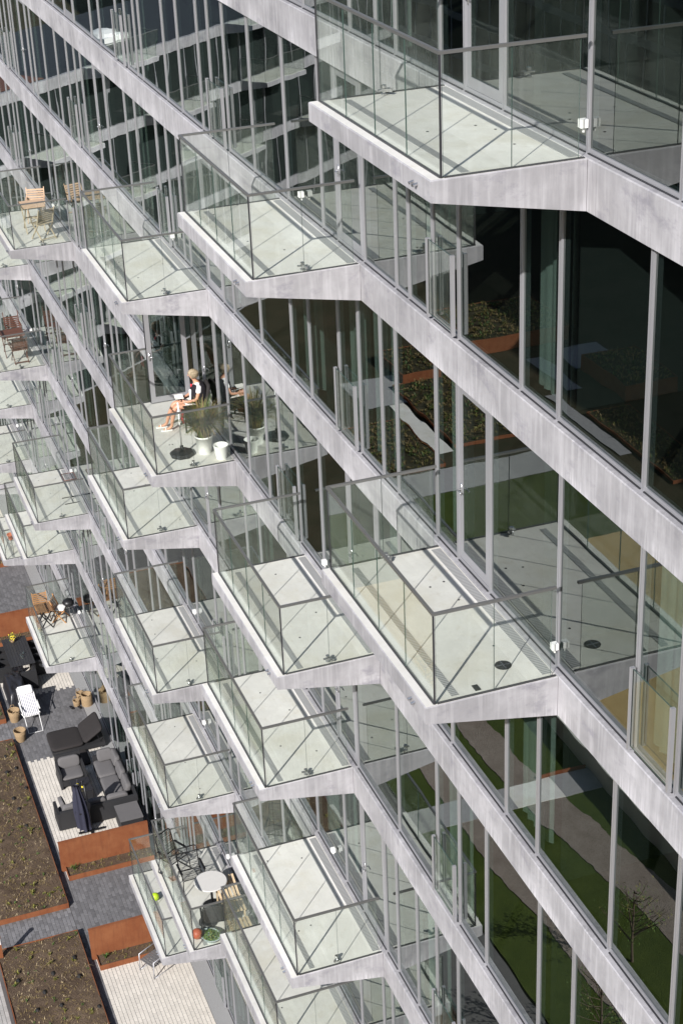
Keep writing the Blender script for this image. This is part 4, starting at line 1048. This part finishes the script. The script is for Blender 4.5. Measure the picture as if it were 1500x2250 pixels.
body = [(0, .06, .53, (.15, .12)), (0, .10, .70, (.125, .10)), (0, .12, .88, (.135, .105)), (0, .10, 1.00, (.12, .085)), (0, .065, 1.09, .052), (0, .045, 1.14, .05),
        (0, .025, 1.21, (.074, .088)), (0, .015, 1.27, (.078, .092)), (0, .02, 1.325, (.06, .07)),
        (.095, 0, .53, .085), (.085, -.38, .565, .062), (.075, -.43, .53, .058), (.06, -.50, .26, .047), (.05, -.53, .09, .034), (.045, -.60, .045, .034), (.04, -.72, .03, .03),
        (-.095, 0, .53, .085), (-.11, -.38, .575, .062), (-.115, -.43, .54, .058), (-.14, -.56, .26, .047), (-.155, -.61, .09, .034), (-.16, -.68, .045, .034), (-.17, -.80, .03, .03),
        (.17, .11, 1.0, .055), (.225, .08, .86, .044), (.245, .03, .73, .038), (.17, -.14, .675, .030), (.11, -.22, .675, .024), (.085, -.26, .68, (.036, .02)),
        (-.17, .11, 1.0, .055), (-.225, .08, .86, .044), (-.245, .03, .73, .038), (-.17, -.14, .675, .030), (-.11, -.22, .675, .024), (-.085, -.26, .68, (.036, .02))]
be = [(0, 1), (1, 2), (2, 3), (3, 4), (4, 5), (5, 6), (6, 7), (7, 8), (0, 9), (9, 10), (10, 11), (11, 12), (12, 13), (13, 14), (14, 15), (0, 16), (16, 17), (17, 18), (18, 19), (19, 20), (20, 21), (21, 22),
      (3, 23), (23, 24), (24, 25), (25, 26), (26, 27), (27, 28), (3, 29), (29, 30), (30, 31), (31, 32), (32, 33), (33, 34)]
bm_ = skin('body', body, be, M['skin'])
b = MB()
for s in (-1, 1):
    for q in range(4):
        x = s*(.10-.022*q); y = -.275-.004*q; ln = (.055, .068, .066, .052)[q]
        b.tube([(x, y, .685), (x-s*.012, y-ln*.5, .695), (x-s*.03, y-ln*.75, .712), (x-s*.045, y-ln*.7, .722)], [.0095, .009, .0085, .006], 6)
    b.tube([(s*.10, -.235, .695), (s*.075, -.25, .715), (s*.05, -.275, .722)], [.011, .0095, .007], 6)
    b.cushion(s*.075-.012, s*.075+.012, .01, .05, 1.215, 1.255, 3)         # ears
b.add([(-.014, -.070, 1.225), (.014, -.070, 1.225), (0, -.098, 1.222), (0, -.072, 1.265), (0, -.078, 1.215)], [(0, 2, 3), (2, 1, 3), (0, 4, 2), (4, 1, 2)])   # nose
tm = b.mesh('extra', [M['skin']], True)
bb = bmesh.new(); bb.from_mesh(bm_); bb.from_mesh(tm); bb.to_mesh(bm_); bb.free()
bm_.materials.clear(); bm_.materials.append(M['skin'])
per = thing('person', 'person with short blond hair in a black vest reading on a balcony chair', 'person', (CX, CY, z), R(-6))
bo = link('body', bm_, per, (0, 0, 0), True)
hr = MB(); r = random.Random(2)
def head_pt(a, e, k=1.0): return Vector((.086*k*math.cos(e)*math.cos(a), .03+.102*k*math.cos(e)*math.sin(a), 1.255+.10*k*math.sin(e)))
vs = []; fs = []; nu, nv = 28, 12
for j in range(nv+1):
    for i in range(nu):
        a = 2*math.pi*i/nu; front = max(0, -math.sin(a)); low = -.75+1.05*front**1.5
        e = math.pi/2-(math.pi/2-low)*j/nv; vs.append(head_pt(a, e, 1.08+.06*math.sin(a*9+j*.8)+.05*r.random()))
for j in range(nv):
    for i in range(nu): fs.append((j*nu+i, (j+1)*nu+i, (j+1)*nu+(i+1) % nu, j*nu+(i+1) % nu))
hr.add(vs, fs)
for i in range(170):
    a = r.uniform(-.6, 3.74); e0 = r.uniform(-.1, .9); p0 = head_pt(a, e0, 1.07); p1 = head_pt(a+r.uniform(-.15, .15), e0-.55, 1.22); p2 = head_pt(a+r.uniform(-.2, .2), e0-1.05, 1.12)
    hr.tube([p0, p1, p2], [.008, .007, .002], 4)
part(per, 'hair', hr, M['hair'], True)
fb = MB()
for s in (-1, 1): fb.cushion(s*.03-.011, s*.03+.011, -.076, -.062, 1.252, 1.262, 3)
fb.cushion(-.022, .022, -.072, -.058, 1.187, 1.194, 3)
part(per, 'face_features', fb, plain('face_feature', (.12, .05, .04), .6))
sh = skin('shirt', [(0, .06, .54, (.18, .15)), (0, .10, .70, (.165, .14)), (0, .12, .88, (.17, .14)), (0, .105, 1.01, (.15, .12)), (0, .075, 1.10, .08), (.18, .11, .99, .07), (.235, .08, .86, .066), (-.18, .11, .99, .07), (-.235, .08, .86, .066)],
          [(0, 1), (1, 2), (2, 3), (3, 4), (3, 5), (5, 6), (3, 7), (7, 8)], M['tshirt']); link('shirt', sh, per, (0, 0, 0), True)
for s in (-1, 1):
    vt = skin('vest', [(s*.085, .085, .54, (.17, .19)), (s*.085, .115, .74, (.17, .19)), (s*.09, .125, .91, (.175, .19)), (s*.095, .115, 1.07, (.125, .14))], [(0, 1), (1, 2), (2, 3)], M['vest']); link('vest', vt, per, (0, 0, 0), True)
part(per, 'shirt_front', MB().cushion(-.035, .035, -.085, -.03, .60, .90, 4).xf(Matrix.Translation((0, .0, .0))), M['tshirt'], True)
part(per, 'vest_badge', MB().cushion(.14, .155, -.02, .015, .93, .965, 3).cushion(.145, .16, 0, .03, .70, .73, 3), M['white'], True)
part(per, 'scarf', MB().cushion(-.07, -.02, -.04, .01, .93, 1.0, 4), M['red'], True)
per.scale = (.92, .92, .90)
sk_ = skin('skirt', [(0, .06, .545, (.17, .14)), (.10, -.02, .535, .105), (.10, -.24, .555, .092), (-.10, -.02, .535, .105), (-.105, -.24, .56, .092)], [(0, 1), (1, 2), (0, 3), (3, 4)], M['skirt']); link('skirt', sk_, per, (0, 0, 0), True)
for s, (fx, fy) in ((1, (.045, -.63)), (-1, (-.163, -.71))): part(per, 'sandal', MB().cushion(fx-.045, fx+.045, fy-.14, fy+.12, .0, .028, 5).tube([(fx-.045, fy-.03, .02), (fx, fy-.035, .085), (fx+.045, fy-.03, .02)], .012, 6), M['white'], True)
part(per, 'wristwatch', MB().lathe([(.033, -.012), (.033, .012)], 12, (0, 0, 0), 0, False).xf(Matrix.Translation((.15, -.165, .675)) @ Matrix.Rotation(1.57, 4, 'X') @ Matrix.Rotation(.7, 4, 'Y')), M['steel'])
bk = thing('book', 'open book with white pages held in the lap', 'book', (CX-.03, CY-.285, z+.648), R(-6))
for s in (-1, 1): part(bk, 'page_block', MB().box(0.001, .115, -.085, .085, 0, .012).xf(Matrix.Scale(s, 4, (1, 0, 0)) @ Matrix.Rotation(-.25, 4, 'Y')), M['paper'])
part(bk, 'cover', MB().add([(-.118, -.09, .026), (0, -.09, -.006), (.118, -.09, .026), (-.118, .09, .026), (0, .09, -.006), (.118, .09, .026)], [(0, 1, 4, 3), (1, 2, 5, 4)]), M['cushion'])

# potted grass palm, spare pot, parasol foot
def grass_plant(lab, loc, seed, n=800, hs=.86):
    t = thing('potted_grass', lab, 'plant', loc)
    part(t, 'pot', MB().lathe([(.125, 0), (.175, .34), (.185, .34), (.185, .37), (.165, .37), (.155, .31), (.0, .31)], 26, (0, 0, 0), 0, False), M['pot'], True)
    part(t, 'soil', MB().lathe([(.155, .315), (.0, .325)], 18, (0, 0, 0), 0, False), M['soil'])
    b = MB(); r = random.Random(seed)
    for i in range(n):
        a = r.uniform(0, 6.283); q = r.uniform(0, .10); ln = hs*r.uniform(.45, 1.0); lean = r.uniform(.15, 1.5)
        d = Vector((math.cos(a), math.sin(a), 0)); sd = Vector((-d.y, d.x, 0)); w = r.uniform(.006, .012); prev = None
        p0 = d*q+Vector((0, 0, .32)); pts = []
        for k in range(6):
            u = k/5; ang = lean*(.25+1.25*u*u); p0 = p0+(d*math.sin(min(ang, 2.5))+Vector((0, 0, math.cos(min(ang, 2.5)))))*ln/5 if k else p0; pts.append((p0, w*(1-u*.85)))
        vs = []
        for p_, ww in pts: vs += [p_-sd*ww, p_+sd*ww]
        b.add(vs, [(2*k, 2*k+1, 2*k+3, 2*k+2) for k in range(5)], r.choice((0, 0, 0, 1, 1, 2, 2)))
    part(t, 'foliage', b, [M['drygrass'], M['olive'], M['green']])
grass_plant('brown-green grass palm in a white pot in front of the black chair', (-12.44, -.42, z), 4)
tag(link('flower_pot', MB().lathe([(.105, 0), (.145, .27), (.15, .28), (.135, .28), (.10, .03), (.0, .03)], 26, (0, 0, 0), 0, False).mesh('flower_pot', [M['pot']], True), None, (-12.05, -.20, z)), 'empty white flower pot against the window at the balcony end', 'pot')
t = thing('parasol_stand', 'black square parasol foot with a white pole beside the potted grass', 'parasol stand', (-12.5, -.86, z), R(20))
part(t, 'foot', MB().lathe([(.24, 0), (.25, .03), (.22, .07), (.06, .09), (.05, .09)], 8), M['black']); part(t, 'collar', MB().lathe([(.035, .09), (.032, .2)], 12), M['black'], True)
part(t, 'pole', MB().tube([(0, 0, .19), (0, 0, 1.10)], .016, 10), M['white'], True); part(t, 'knob', MB().tube([(.02, 0, .16), (.07, 0, .16)], .014, 8), M['black'])
